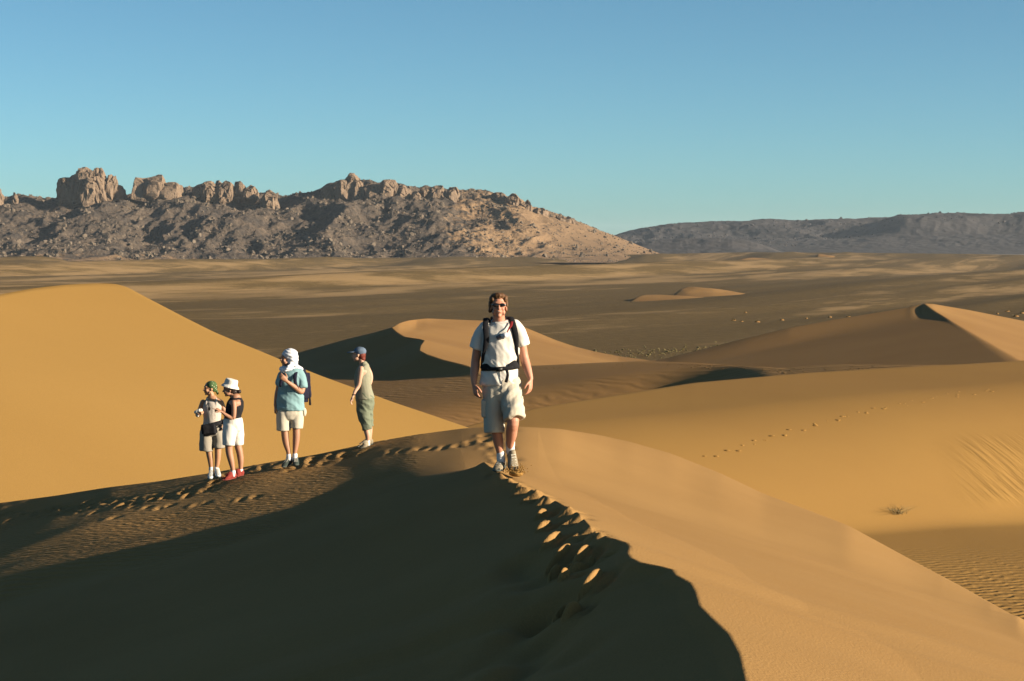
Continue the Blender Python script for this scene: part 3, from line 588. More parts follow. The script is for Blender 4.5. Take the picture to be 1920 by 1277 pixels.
# ================================================================= people
def ring_tube(bm, pts, ref=(1, 0, 0), seg=18, round0=True, round1=True):
    P_ = [Vector(p[0]) for p in pts]; n = len(P_); rings = []; ref = Vector(ref)
    def ring(c, t_, rx, ry):
        a = (ref - t_ * ref.dot(t_)); a = a if a.length > .05 else Vector((0, 0, 1)) - t_ * t_.z; a.normalize(); b_ = t_.cross(a)
        return [bm.verts.new(c + a * (rx * math.cos(k / seg * 6.28318)) + b_ * (ry * math.sin(k / seg * 6.28318))) for k in range(seg)]
    T = [(P_[min(i + 1, n - 1)] - P_[max(i - 1, 0)]).normalized() for i in range(n)]
    if round0:
        r_ = min(pts[0][1], pts[0][2]); rings.append(ring(P_[0] - T[0] * r_ * .85, T[0], pts[0][1] * .45, pts[0][2] * .45)); rings.append(ring(P_[0] - T[0] * r_ * .5, T[0], pts[0][1] * .84, pts[0][2] * .84))
    for i in range(n): rings.append(ring(P_[i], T[i], pts[i][1], pts[i][2]))
    if round1:
        r_ = min(pts[-1][1], pts[-1][2]); rings.append(ring(P_[-1] + T[-1] * r_ * .5, T[-1], pts[-1][1] * .84, pts[-1][2] * .84)); rings.append(ring(P_[-1] + T[-1] * r_ * .85, T[-1], pts[-1][1] * .45, pts[-1][2] * .45))
    for r0, r1 in zip(rings[:-1], rings[1:]):
        for k in range(seg): bm.faces.new((r0[k], r0[(k + 1) % seg], r1[(k + 1) % seg], r1[k]))
    bm.faces.new(rings[0][::-1]); bm.faces.new(rings[-1])
def smooth_pts(pts, k=4):
    """Catmull-Rom between (vector, rx, ry) stations"""
    A = [np.array([*p[0], p[1], p[2]]) for p in pts]; A = [2 * A[0] - A[1]] + A + [2 * A[-1] - A[-2]]; out = []
    for i in range(1, len(A) - 2):
        for j in range(k):
            t_ = j / k; out.append(.5 * (2 * A[i] + (A[i + 1] - A[i - 1]) * t_ + (2 * A[i - 1] - 5 * A[i] + 4 * A[i + 1] - A[i + 2]) * t_ ** 2 + (3 * A[i] - A[i - 1] - 3 * A[i + 1] + A[i + 2]) * t_ ** 3))
    out.append(A[-2]); return [(Vector(a[:3]), abs(a[3]), abs(a[4])) for a in out]
def ell(bm, c, r, rot=None):
    m = Matrix.Translation(Vector(c)) @ (rot.to_4x4() if rot else Matrix.Identity(4)) @ Matrix.Diagonal((*r, 1)); bmesh.ops.create_icosphere(bm, subdivisions=3, radius=1, matrix=m)
def box(bm, c, r, rot=None, bev=.25):
    v0 = len(bm.verts); m = Matrix.Translation(Vector(c)) @ (rot.to_4x4() if rot else Matrix.Identity(4)) @ Matrix.Diagonal((r[0] * 2, r[1] * 2, r[2] * 2, 1))
    g_ = bmesh.ops.create_cube(bm, size=1, matrix=m); es = set()
    for v in g_['verts']: es.update(v.link_edges)
    bmesh.ops.bevel(bm, geom=list(es), offset=min(r) * bev, segments=2, affect='EDGES')
class Fig:
    def __init__(s, px, py, label, category='person', name='person', at=None):
        if at is None:
            p = on_surface(slope1, px, py, 6, 45); s.d = p.y
        else: p = at.root.location.copy(); s.d = at.d
        s.px, s.py = (px, py) if at is None else (at.px, at.py)
        s.s = FPX / s.d; s.parts = {}; s.root = bpy.data.objects.new(name, None); C.objects.link(s.root); s.root.location = p
        s.root['label'] = label; s.root['category'] = category
    def m(s, px, py, dy=0): return Vector(((px - s.px) / s.s, dy, (s.py - py) / s.s))
    def bm(s, name, mat=None, vox=None, disp=None, smooth=2, suffix=''):
        key = name + suffix
        if key not in s.parts: s.parts[key] = (bmesh.new(), name, mat, vox, disp, smooth)
        return s.parts[key][0]
    def tube(s, bm, st, ref=(1, 0, 0), k=4, r0=True, r1=True, rad='m'):
        """stations (px, py, dy, rx, ry)"""
        ring_tube(bm, smooth_pts([(s.m(a[0], a[1], a[2]), a[3], a[4]) for a in st], k), ref, round0=r0, round1=r1)
    def finish(s, parents={}):
        made = {}
        for key, (bm, name, mat, vox, disp, smooth) in s.parts.items():
            bmesh.ops.recalc_face_normals(bm, faces=bm.faces); me = bpy.data.meshes.new(name); bm.to_mesh(me); bm.free()
            o = bpy.data.objects.new(name, me); C.objects.link(o)
            if vox:
                md = o.modifiers.new('r', 'REMESH'); md.mode = 'VOXEL'; md.voxel_size = vox; md.use_smooth_shade = True
                ms = o.modifiers.new('s', 'SMOOTH'); ms.iterations = smooth; ms.factor = .6
                dg = bpy.context.evaluated_depsgraph_get(); dg.update(); me2 = bpy.data.meshes.new_from_object(o.evaluated_get(dg)); o.modifiers.clear(); o.data = me2; bpy.data.meshes.remove(me); me2.name = name; me = me2
            if disp:
                n = len(me.vertices); co = np.empty(n * 3, np.float32); me.vertices.foreach_get('co', co); co = co.reshape(-1, 3).astype(float)
                no = np.empty(n * 3, np.float32); me.vertices.foreach_get('normal', no); no = no.reshape(-1, 3); co += no * disp(co)[:, None]; me.vertices.foreach_set('co', co.astype(np.float32).ravel()); me.update()
            me.polygons.foreach_set('use_smooth', np.ones(len(me.polygons), bool)); me.materials.clear(); me.materials.append(mat); made[key] = o
        for key, o in made.items(): o.parent = made[parents[key]] if key in parents else s.root
        return made
def folds(amp, sx, sy, sz, seed, tilt=0.):
    def f(c):
        x = c[:, 0] + tilt * c[:, 2]; n = perlin(x * sx, c[:, 1] * sy, c[:, 2] * sz, seed=seed); n2 = perlin(x * sx * 2.3, c[:, 1] * sy * 2.1, c[:, 2] * sz * 2.4, seed=seed + 3)
        return amp * ((.45 - np.abs(n)) * 1.6 + .45 * (.4 - np.abs(n2)))
    return f
def hand(bm, w, d, n, s_, size=1., curl=.5, point=False):
    """palm, four unequal bent fingers and a thumb; d fingers' direction, n palm side, s_ thumb side"""
    d = Vector(d).normalized(); n = Vector(n); n = (n - d * n.dot(d)).normalized(); s_ = Vector(s_); s_ = (s_ - d * s_.dot(d) - n * s_.dot(n)).normalized(); w = Vector(w)
    ring_tube(bm, smooth_pts([(w - d * .01 * size, .027 * size, .021 * size), (w + d * .03 * size, .036 * size, .019 * size), (w + d * .07 * size, .042 * size, .017 * size), (w + d * .095 * size, .040 * size, .014 * size)]), s_)
    for i, (off, L_, r_) in enumerate([(.031, .072, .0098), (.0105, .080, .0102), (-.0105, .074, .0098), (-.031, .058, .0088)]):
        c = curl * (1 + .18 * i); p = w + d * .09 * size + s_ * off * size; st = [(p, r_ * size * 1.05, r_ * size * 1.05)]; a = .15
        if point and i == 0: c = .05
        if point and i > 0: c = 1.7
        for seg_, fr in enumerate((.45, .32, .23)):
            a += c * (.55 + .25 * seg_); p = p + (d * math.cos(a) + n * math.sin(a) + s_ * off * .6).normalized() * L_ * fr * size; st.append((p, r_ * size * (1 - .1 * seg_), r_ * size * (1 - .1 * seg_)))
        ring_tube(bm, smooth_pts(st, 3), s_, seg=10)
    p = w + d * .025 * size + s_ * .03 * size; st = [(p, .014 * size, .013 * size)]
    for k, (dd, ss, nn, l) in enumerate([(.6, .75, .25, .035), (.85, .4, .35, .03), (.95, .15, .4, .024)]):
        p = p + (d * dd + s_ * ss + n * nn).normalized() * l * size; st.append((p, (.0125 - .001 * k) * size, (.0115 - .001 * k) * size))
    ring_tube(bm, smooth_pts(st, 3), s_, seg=10)
def head(bm, c, yaw, pitch=0, k=1., roll=0):
    Rm = Euler((pitch, roll, yaw)).to_matrix(); f = lambda x, y, z: Vector(c) + Rm @ Vector((x * k, y * k, z * k)); e_ = lambda p, r: ell(bm, f(*p), [q * k for q in r], Rm)
    e_((0, .012, .035), (.073, .092, .083)); e_((0, -.02, -.03), (.056, .068, .082)); e_((0, -.060, -.094), (.024, .022, .018)); e_((0, -.075, .03), (.052, .018, .014)); e_((0, -.085, -.057), (.026, .011, .011))
    for q in (-1, 1): e_((q * .075, .008, -.015), (.009, .019, .03)); e_((q * .034, -.066, -.028), (.022, .018, .022)); e_((q * .045, -.03, -.06), (.02, .04, .03))
    ring_tube(bm, [(f(0, -.082, .012), .008 * k, .008 * k), (f(0, -.100, -.012), .011 * k, .011 * k), (f(0, -.106, -.028), .014 * k, .012 * k)], seg=10)
    return f, Rm
def band(bm, c, rx, ry, h, t_, tilt=0, arc=(0, 360), n=40, tilt_y=0):
    a0, a1 = arc; rings = []
    for i in range(n + 1):
        a = R(a0 + (a1 - a0) * i / n); q = []
        for (dr, dz) in ((-t_, -h), (t_, -h), (t_, h), (-t_, h)): x, y = (rx + dr) * math.cos(a), (ry + dr) * math.sin(a); q.append(bm.verts.new(Vector(c) + Vector((x, y, dz + tilt * x + tilt_y * y))))
        rings.append(q)
    for r0, r1 in zip(rings[:-1], rings[1:]):
        for k in range(4): bm.faces.new((r0[k], r0[(k + 1) % 4], r1[(k + 1) % 4], r1[k]))
    if a1 - a0 < 359: bm.faces.new(rings[0]); bm.faces.new(rings[-1][::-1])
    bmesh.ops.remove_doubles(bm, verts=bm.verts, dist=1e-5)
def shoe(fig, heel, ball, toe, mats, w=.047, suffix='', h=.075, lace=True):
    """heel, ball, toe: points on the sole line (local vectors)"""
    heel, ball, toe = Vector(heel), Vector(ball), Vector(toe); fw = (toe - heel).normalized(); side = fw.cross(Vector((0, 0, 1))).normalized(); up = side.cross(fw).normalized()
    u_ = fig.bm('shoe', mats[0], .007, None, 2, suffix)
    ring_tube(u_, smooth_pts([(heel + up * .045, w * .62, .045), (heel + fw * .07 + up * .052, w * .82, .05), (ball - fw * .02 + up * .036, w * .98, .036), (toe - fw * .05 + up * .026, w * .9, .026), (toe - fw * .02 + up * .02, w * .5, .014)]), side)
    ring_tube(u_, smooth_pts([(heel + fw * .06 + up * .05, w * .75, .058), (heel + fw * .055 + up * (.085 + .0), w * .72, .052)]), side)
    so_ = fig.bm('sole', mats[1], .006, None, 1, suffix)
    ring_tube(so_, smooth_pts([(heel + up * .008, w * .7, .013), (heel + fw * .08 + up * .006, w * .86, .013), (ball + up * .007, w * 1.06, .013), (toe - fw * .04 + up * .012, w * .95, .013), (toe + up * .02, w * .45, .010)]), side)
    if lace:
        l_ = fig.bm('laces', mats[2], None, None, 2, suffix)
        for k in range(5):
            c = heel + fw * (.095 + .025 * k) + up * (.1 - .0105 * k); ring_tube(l_, [(c - side * .022, .004, .004), (c + side * .022 + fw * .012, .004, .004)], seg=6)
            ring_tube(l_, [(c + side * .022, .004, .004), (c - side * .022 + fw * .012, .004, .004)], seg=6)
def skin(n, c): return simple_mat(n, c, rough=.55, var=.12, scale=9, spec=.35, bump=.15, bscale=120, bdist=.003)
def cloth(n, c, var=.08): return simple_mat(n, c, rough=.9, var=var, scale=14, spec=.1, bump=.25, bscale=160, bdist=.004)
SK1 = skin('skin_fair', (.36, .165, .105)); SK2 = skin('skin_tan', (.30, .155, .085)); SK3 = skin('skin_pale', (.38, .22, .15)); SK4 = skin('skin_brown', (.27, .135, .08))
WHITE = cloth('white_cotton', (.50, .475, .43)); BEIGE = cloth('beige_cotton', (.37, .335, .27)); BLACK = cloth('black_nylon', (.012, .012, .014)); SOCK = cloth('sock_white', (.5, .5, .5))
NAVY = cloth('navy_nylon', (.014, .014, .028)); BLUE = cloth('teal_cotton', (.15, .25, .27)); OLIVE = cloth('olive_cotton', (.185, .18, .13)); SOLE = simple_mat('sole_rubber', (.05, .06, .055)); TANS = cloth('hiking_shoe', (.20, .17, .12), .5)
LACE = cloth('lace', (.42, .40, .34)); HAIR1 = simple_mat('hair_brown', (.085, .042, .018), var=.7, scale=70, rough=.6); HAIR2 = simple_mat('hair_dark', (.02, .012, .01), rough=.5); HAIR3 = simple_mat('hair_red', (.10, .02, .012), rough=.6, var=.4)
GLASS = simple_mat('dark_lens', (.008, .006, .006), rough=.12, spec=.6, var=0); RED = cloth('red_fabric', (.17, .018, .02)); SILVER = simple_mat('silver_case', (.42, .43, .46), rough=.4, spec=.5)

# ---- the man walking towards the camera
f = Fig(936, 886, 'man in white t-shirt and sunglasses walking along the dune crest towards the viewer')
b = f.bm('body', SK1, .0065)
f.tube(b, [(938, 716, 0, .15, .10), (938, 690, 0, .145, .095), (938, 655, .01, .16, .105), (938, 625, .01, .17, .105), (938, 609, .02, .12, .07)])
f.tube(b, [(937, 612, .03, .075, .065), (936, 600, .02, .062, .062), (935, 588, .0, .058, .06)])
head(b, f.m(934.8, 572.5, -.015), R(4), R(-4), 1.02)
for st in ([(909, 616, .01, .06, .06), (899, 640, .015, .052, .055), (892, 672, .03, .044, .046), (891, 686, .01, .045, .043), (889, 702, -.03, .038, .036), (889, 717, -.06, .027, .025)],
           [(968, 612, .01, .06, .06), (976, 636, .02, .052, .055), (982, 664, .04, .045, .046), (986, 680, .02, .045, .043), (991, 696, -.02, .038, .036), (995, 709, -.05, .027, .025)]): f.tube(b, st)
hand(b, f.m(889, 718, -.062), (.17, -.12, -1), (.9, .45, 0), (.35, -.9, -.1), 1.0, .42)
hand(b, f.m(995, 710, -.052), (-.06, -.12, -1), (-.9, .45, 0), (-.45, -.85, -.1), .98, .35)
for st in ([(925, 716, 0, .09, .095), (927, 760, -.03, .082, .085), (930, 797, -.04, .056, .06), (932, 812, -.02, .055, .058), (934, 826, .0, .052, .052), (937, 845, .02, .038, .04), (939, 862, .03, .034, .038)],
           [(953, 716, 0, .09, .095), (960, 755, -.1, .08, .08), (962, 786, -.17, .06, .06), (960, 800, -.13, .058, .058), (959, 813, -.08, .055, .055), (957, 828, -.02, .042, .045), (957, 842, .04, .036, .04)]): f.tube(b, st)
sh = f.bm('t_shirt', WHITE, .008, lambda c: folds(.017, 7, 6, 3.4, 4, .75)(c) * (.45 + .9 * sstep(1.45, 1.0, c[:, 2])))
f.tube(sh, [(938, 719, 0, .192, .135), (938, 706, 0, .188, .14), (938, 690, 0, .176, .130), (938, 676, 0, .178, .135), (938, 655, .0, .186, .14), (938, 632, .0, .192, .142), (938.5, 616, .01, .19, .125), (938, 607, .02, .15, .095), (937, 601, .02, .092, .078)], r0=False, r1=False)
f.tube(sh, [(911, 612, .015, .062, .075), (901, 628, .015, .068, .078), (894, 652, .02, .074, .085)], r1=False)
f.tube(sh, [(965, 608, .015, .062, .075), (974, 622, .015, .068, .078), (980, 646, .02, .070, .085)], r1=False)
band(f.bm('collar', WHITE), f.m(937, 603, .01), .082, .075, .011, .006, tilt_y=-.0 + .35)
st_ = f.bm('shorts', BEIGE, .008, lambda c: folds(.017, 7, 5, 6.5, 14, -.5)(c) * (.45 + .8 * (c[:, 0] > .02)))
f.tube(st_, [(940, 708, 0, .18, .13), (941, 722, 0, .188, .138), (942, 738, -.01, .192, .14)], r0=False)
f.tube(st_, [(924.5, 730, -.01, .097, .12), (925, 760, -.02, .099, .118), (925.5, 790, -.03, .096, .115), (926, 809, -.035, .094, .112)], r0=True, r1=False)
f.tube(st_, [(957, 730, -.02, .10, .12), (960, 752, -.09, .102, .12), (962, 768, -.14, .104, .122), (964, 781, -.165, .10, .122)], r0=True, r1=False)
pk = f.bm('cargo_pocket', BEIGE, .007, folds(.007, 12, 9, 8, 31)); box(pk, f.m(974.5, 756, -.08), (.03, .07, .085)); ell(pk, f.m(977, 774, -.12), (.04, .06, .035))
pk = f.bm('cargo_pocket', BEIGE, .007, folds(.006, 12, 9, 8, 33), suffix='2'); box(pk, f.m(907.5, 764, -.03), (.022, .07, .085))
fl = f.bm('fly_flap', BEIGE, .006); box(fl, f.m(945, 728, -.135), (.012, .008, .06))
hr = f.bm('hair', HAIR1, .006, lambda c: .010 * ridged(c[:, 0] * 26, c[:, 1] * 20, c[:, 2] * 12, oct=3, seed=3) - .003)
hc = f.m(934.8, 572.5, -.015); hm = Euler((R(-4), 0, R(4))).to_matrix(); H_ = lambda x, y, z: hc + hm @ Vector((x, y, z))
for p_, r_ in (((0, .012, .088), (.078, .088, .045)), ((0, .055, .03), (.085, .062, .09)), ((.066, -.015, .072), (.024, .05, .04)), ((-.062, -.015, .072), (.026, .052, .04)), ((.080, .022, .025), (.014, .034, .05)), ((-.080, .022, .02), (.014, .034, .055)), ((-.082, .035, -.035), (.014, .025, .028)),
               ((.080, .045, -.03), (.012, .025, .025)), ((0, -.04, .104), (.06, .045, .026)), ((0, .075, -.04), (.07, .035, .045))): ell(hr, H_(*p_), r_, hm)
sg = f.bm('sunglasses', GLASS)
for q in (-1, 1):
    ell(sg, H_(q * .034, -.092, .008), (.030, .012, .0185), hm); ring_tube(sg, [(H_(q * .06, -.086, .014), .004, .005), (H_(q * .08, -.02, .01), .003, .004), (H_(q * .079, .01, .008), .003, .004)], seg=8)
ring_tube(sg, [(H_(-.01, -.102, .014), .003, .004), (H_(.01, -.102, .014), .003, .004)], seg=8)
te = f.bm('teeth', simple_mat('teeth_white', (.34, .30, .25), rough=.4)); ell(te, H_(0, -.096, -.055), (.013, .004, .004), hm)
MS = (TANS, SOLE, LACE)
shoe(f, f.m(943, 878, .13), f.m(935, 881, -.05), f.m(930, 883, -.14), MS, .052, 'a')
shoe(f, f.m(957, 855, .10), f.m(962, 876, -.05), f.m(965, 885, -.10), MS, .052, 'b')
for sx, p_ in (('a', [(938.5, 850, .025, .041, .044), (939, 858, .03, .040, .043), (940, 866, .03, .04, .044)]), ('b', [(957, 828, .0, .045, .047), (957, 838, .025, .042, .044), (957, 847, .05, .042, .045)])):
    f.tube(f.bm('sock', SOCK, .006, folds(.004, 10, 10, 40, 5), suffix=sx), p_)
f.finish({'solea': 'shoea', 'lacesa': 'shoea', 'soleb': 'shoeb', 'lacesb': 'shoeb', 'cargo_pocket': 'shorts', 'cargo_pocket2': 'shorts', 'fly_flap': 'shorts', 'collar': 't_shirt'})
MAN = f
# sand thrown up by his trailing shoe
V = []; F_ = []; off = 0; tp = f.root.location + f.m(968, 883, -.10)
for k in range(260):
    a = rs3.uniform(0, 1) ** .6; r_ = rs3.uniform(.003, .009); c = np.array(tp) + [a * .07 * rs3.normal(), a * .06 * rs3.normal(), abs(rs3.normal()) * .05 * a - .01]; V.append(ICO1[0] * r_ + c); F_.append(ICO1[1] + off); off += len(ICO1[0])
v = ICO2[0] * [.075, .08, .035]; V.append(v + np.array(tp) + [0, 0, -.012]); F_.append(ICO2[1] + off)
link('kicked_sand', raw_mesh('kicked_sand', np.concatenate(V), np.concatenate(F_), m_sand_right), kind='stuff')
# his backpack and the camera on his chest
p = Fig(0, 0, 'black backpack with wide straps and buckled waist belt worn by the walking man', 'backpack', 'backpack', at=MAN)
bg_ = p.bm('bag', BLACK, .012, folds(.008, 8, 8, 8, 2)); box(bg_, p.m(938, 640, .26), (.155, .10, .24), bev=.6)
for sx, st in (('a', [(914, 603, .13, .03, .012), (912, 597, .06, .034, .014), (911, 600, -.03, .028, .010), (911, 612, -.103, .029, .010), (912, 630, -.128, .028, .010), (911, 643, -.125, .026, .012), (907.5, 658, -.105, .016, .009), (905, 674, -.07, .016, .009), (905, 684, -.03, .02, .01)]),
               ('b', [(956, 601, .13, .03, .012), (957, 595, .06, .034, .014), (960, 599, -.03, .029, .010), (964, 612, -.100, .029, .010), (967, 626, -.116, .028, .010), (968, 636, -.11, .026, .012), (969, 655, -.09, .016, .009), (971, 672, -.06, .016, .009), (971, 684, -.03, .02, .01)])):
    p.tube(p.bm('shoulder_strap', BLACK, suffix=sx), st)
wb = p.bm('waist_belt', BLACK); band(wb, p.m(938, 688, 0), .185, .152, .018, .007, tilt=.06)
for q, (x_, y_) in enumerate(((909, 684), (966, 680))): p.tube(wb, [(x_ + (14 if q == 0 else -12), y_ + 4, -.13, .006, .02), (x_, y_, -.085, .014, .04), (x_ - (4 if q == 0 else -4), y_ - 2, .0, .014, .045)], ref=(0, 1, 0))
box(p.bm('buckle', simple_mat('buckle_plastic', (.01, .01, .01), rough=.4)), p.m(936, 689, -.165), (.034, .012, .022)); p.tube(p.bm('strap_end', BLACK), [(950, 690, -.165, .014, .004), (952, 700, -.172, .014, .004), (949, 713, -.165, .016, .004)])
p.finish({'buckle': 'waist_belt', 'strap_end': 'waist_belt'})
p = Fig(0, 0, "small silver camera hanging on a red strap on the walking man's chest", 'camera', 'camera', at=MAN)
box(p.bm('case', SILVER), p.m(946, 626, -.165), (.036, .018, .026), Euler((0, R(-28), 0)).to_matrix()); box(p.bm('pouch_flap', simple_mat('grey_flap', (.10, .10, .12))), p.m(936, 628, -.158), (.028, .014, .016), Euler((0, R(-30), 0)).to_matrix())
ell(p.bm('lens', SILVER), p.m(947, 626, -.185), (.014, .01, .014))
p.tube(p.bm('strap', RED), [(960, 601, -.075, .012, .003), (958, 608, -.122, .014, .003), (954, 614, -.148, .008, .003), (951, 620, -.165, .006, .003)])
p.finish({'lens': 'case'})

# ---- the man with the white turban
f = Fig(547, 875, 'man in blue shirt with white turban and scarf, hand raised to his chest')
b = f.bm('body', SK4, .008)
f.tube(b, [(545, 768, 0, .13, .10), (546, 735, 0, .13, .10), (547, 708, 0, .15, .10), (547, 695, 0, .10, .07)]); f.tube(b, [(546, 697, 0, .06, .06), (543, 684, -.02, .055, .055)])
head(b, f.m(539.5, 671, -.02), R(-58), R(0), 1.0)
f.tube(b, [(564, 704, -.02, .055, .055), (568, 720, -.03, .048, .048), (567, 733, -.08, .042, .042), (556, 723, -.18, .038, .038), (543, 712, -.27, .027, .025)])
hand(b, f.m(542, 711, -.275), (-.75, -.25, .75), (-.3, .9, .1), (.4, .0, .6), 1.0, .5)
f.tube(b, [(528, 704, .05, .055, .055), (523, 725, .07, .046, .046), (519, 742, .06, .04, .04), (517, 760, .0, .027, .025)]); hand(b, f.m(517, 761, -.002), (-.02, -.1, -1), (.9, .2, 0), (.1, -1, 0), 1.0, .8)
f.tube(b, [(535, 775, 0, .085, .09), (534, 800, 0, .06, .062), (535, 818, .0, .056, .058), (537, 832, .0, .05, .05), (541, 848, .0, .034, .036), (542, 862, .0, .034, .038)])
f.tube(b, [(556, 775, 0, .085, .09), (556, 798, 0, .06, .062), (556, 816, .0, .056, .058), (555, 830, .0, .05, .05), (553, 848, .0, .034, .036), (553, 860, .0, .034, .038)])
sh = f.bm('shirt', BLUE, .01, folds(.020, 7, 6, 4, 6, .9))
f.tube(sh, [(545, 768, 0, .205, .15), (545, 752, 0, .198, .15), (546, 730, 0, .185, .145), (547, 710, 0, .19, .14), (548, 699, 0, .17, .12), (547, 692, 0, .10, .09)], r0=False, r1=False)
f.tube(sh, [(562, 699, -.01, .065, .075), (567, 711, -.02, .07, .08), (569, 725, -.04, .07, .08)], r1=False); f.tube(sh, [(530, 701, .04, .06, .07), (526, 712, .055, .062, .07), (524, 722, .06, .062, .07)], r1=False)
st_ = f.bm('shorts', BEIGE, .01, folds(.008, 6, 5, 4, 24, .3))
f.tube(st_, [(545, 760, 0, .18, .13), (545, 775, 0, .19, .14)], r0=False); f.tube(st_, [(532, 772, -.01, .10, .12), (532, 790, -.01, .105, .125), (532, 806, -.01, .104, .125)], r1=False); f.tube(st_, [(557, 770, .01, .098, .12), (557, 788, .01, .098, .12), (556, 802, .01, .094, .12)], r1=False)
ell(f.bm('cargo_pocket', BEIGE, .009), f.m(571, 772, .02), (.035, .06, .07))
def wrap(c): return .006 * np.sin(c[:, 2] * 120 + c[:, 0] * 70 + 4 * perlin(c[:, 0] * 8, c[:, 1] * 8, c[:, 2] * 8, seed=3)) + .008 * perlin(c[:, 0] * 20, c[:, 1] * 20, c[:, 2] * 20)
tb = f.bm('turban', simple_mat('turban_white', (.48, .49, .52), var=.05), .008, lambda c: wrap(c) * .6)
ell(tb, f.m(545, 663, 0), (.118, .125, .088)); ell(tb, f.m(549, 672, .01), (.095, .12, .13)); f.tube(tb, [(549, 682, -.08, .03, .05), (542, 688, -.12, .03, .05), (532, 691, -.10, .035, .05)]); ell(tb, f.m(541, 691, -.01), (.115, .115, .05)); ell(tb, f.m(535, 690, -.05), (.08, .08, .05)); f.tube(tb, [(556, 686, 0, .04, .05), (563, 690, .02, .04, .03), (568, 692.5, .03, .02, .015)])
DK = (simple_mat('shoe_dark', (.03, .04, .035), var=.5), SOLE, LACE); shoe(f, f.m(544, 868, .10), f.m(537, 873, -.08), f.m(533, 875.5, -.17), DK, .05, 'a'); shoe(f, f.m(554, 868, .09), f.m(556, 870, -.08), f.m(557, 871.5, -.18), DK, .05, 'b')
for sx, p_ in (('a', [(541.5, 853, 0, .04, .042), (542, 862, 0, .04, .042)]), ('b', [(553, 852, 0, .04, .042), (553, 862, 0, .04, .042)])): f.tube(f.bm('sock', SOCK, .008, suffix=sx), p_)
f.finish({'solea': 'shoea', 'lacesa': 'shoea', 'soleb': 'shoeb', 'lacesb': 'shoeb', 'cargo_pocket': 'shorts'}); TUR = f
p = Fig(0, 0, 'dark navy daypack with a dangling strap on the back of the man in the turban', 'backpack', 'backpack', at=TUR)
box(p.bm('bag', NAVY, .012, folds(.008, 8, 8, 8, 2)), p.m(567, 724, .20), (.105, .10, .25), Euler((0, R(-4), R(25))).to_matrix(), bev=.6)
for sx, st in (('a', [(563, 697, .1, .02, .012), (559, 692, .0, .026, .012), (557, 700, -.14, .028, .012), (557, 714, -.175, .026, .012), (563, 728, -.16, .014, .01), (570, 738, -.02, .014, .01)]), ('b', [(536, 699, -.1, .02, .01), (531, 710, -.15, .024, .01), (528, 722, -.14, .02, .01)])): p.tube(p.bm('shoulder_strap', NAVY, suffix=sx), st)
p.tube(p.bm('strap_end', BLACK), [(577, 734, .18, .012, .006), (579, 745, .18, .014, .006), (580, 760, .18, .018, .008)]); p.finish()

# ---- the woman with the green bandana
f = Fig(402, 896, 'woman with green patterned bandana and pale vest, looking left and holding a white cloth')
b = f.bm('body', SK2, .008)
f.tube(b, [(399, 798, 0, .13, .10), (399, 780, 0, .115, .095), (399, 765, 0, .13, .10), (399, 753, 0, .145, .085), (398, 746, 0, .09, .06)]); f.tube(b, [(398, 750, 0, .05, .05), (397, 737, 0, .046, .048)])
head(b, f.m(394.5, 727, -.01), R(-62), 0, .93)
f.tube(b, [(382, 753, 0, .045, .047), (377, 764, .01, .038, .04), (373, 777, .0, .033, .033), (373, 775, -.12, .029, .029), (377, 770, -.22, .021, .020)]); hand(b, f.m(377, 769.5, -.225), (.55, -.6, .2), (.1, .2, -1), (0, -.4, .9), .88, .8)
f.tube(b, [(415, 753, 0, .045, .047), (420, 766, .01, .038, .04), (424, 778, .02, .034, .034), (424, 791, -.06, .026, .025)]); hand(b, f.m(424, 792, -.065), (-.1, -.3, -1), (-.9, .2, 0), (0, -1, 0), .85, .6)
f.tube(b, [(390, 808, 0, .08, .085), (391, 836, 0, .055, .055), (393, 851, .0, .05, .052), (395, 865, .0, .042, .042), (396, 880, .0, .031, .033), (396, 890, 0, .03, .034)])
f.tube(b, [(408, 808, 0, .08, .085), (409, 836, 0, .055, .055), (409, 851, .0, .05, .052), (408, 865, .0, .042, .042), (406, 880, .0, .031, .033), (406, 888, 0, .03, .034)])
mv = simple_mat('vest_pattern', (.36, .32, .28), var=.35, scale=60)
tt = f.bm('vest', mv, .009, folds(.006, 8, 8, 5, 8, .4)); f.tube(tt, [(399, 800, 0, .148, .12), (399, 785, 0, .132, .113), (399, 770, 0, .142, .12), (399.5, 760, -.005, .148, .115)], r0=False, r1=True)
for q in (-1, 1): f.tube(tt, [(399 + 9 * q, 760, -.09, .016, .012), (399 + 9.5 * q, 752, -.085, .014, .010), (399 + 8 * q, 746, -.03, .014, .012)])
st_ = f.bm('shorts', cloth('taupe_cotton', (.22, .20, .165)), .01, folds(.009, 7, 6, 4, 24, .3))
f.tube(st_, [(399, 795, 0, .15, .12), (399, 806, 0, .165, .135)], r0=False); f.tube(st_, [(388, 808, -.01, .095, .12), (388, 826, -.02, .105, .125), (387, 844, -.02, .10, .12)], r1=False); f.tube(st_, [(409, 806, .01, .088, .11), (411, 824, .01, .092, .12), (411, 839, .01, .088, .11)], r1=False)
mb = simple_mat('bandana_green', (.05, .10, .035), var=.0); nt = mb.node_tree; vo = N(mb, 'ShaderNodeTexVoronoi'); vo.inputs['Scale'].default_value = 34; tc = N(mb, 'ShaderNodeTexCoord'); nt.links.new(tc.outputs['Object'], vo.inputs['Vector']); crr = N(mb, 'ShaderNodeValToRGB'); crr.color_ramp.interpolation = 'CONSTANT'
crr.color_ramp.elements[0].color = (.40, .40, .30, 1); crr.color_ramp.elements[1].position = .22; crr.color_ramp.elements[1].color = (.045, .085, .03, 1); nt.links.new(vo.outputs['Distance'], crr.inputs['Fac']); nt.links.new(crr.outputs[0], nt.nodes['Principled BSDF'].inputs['Base Color'])
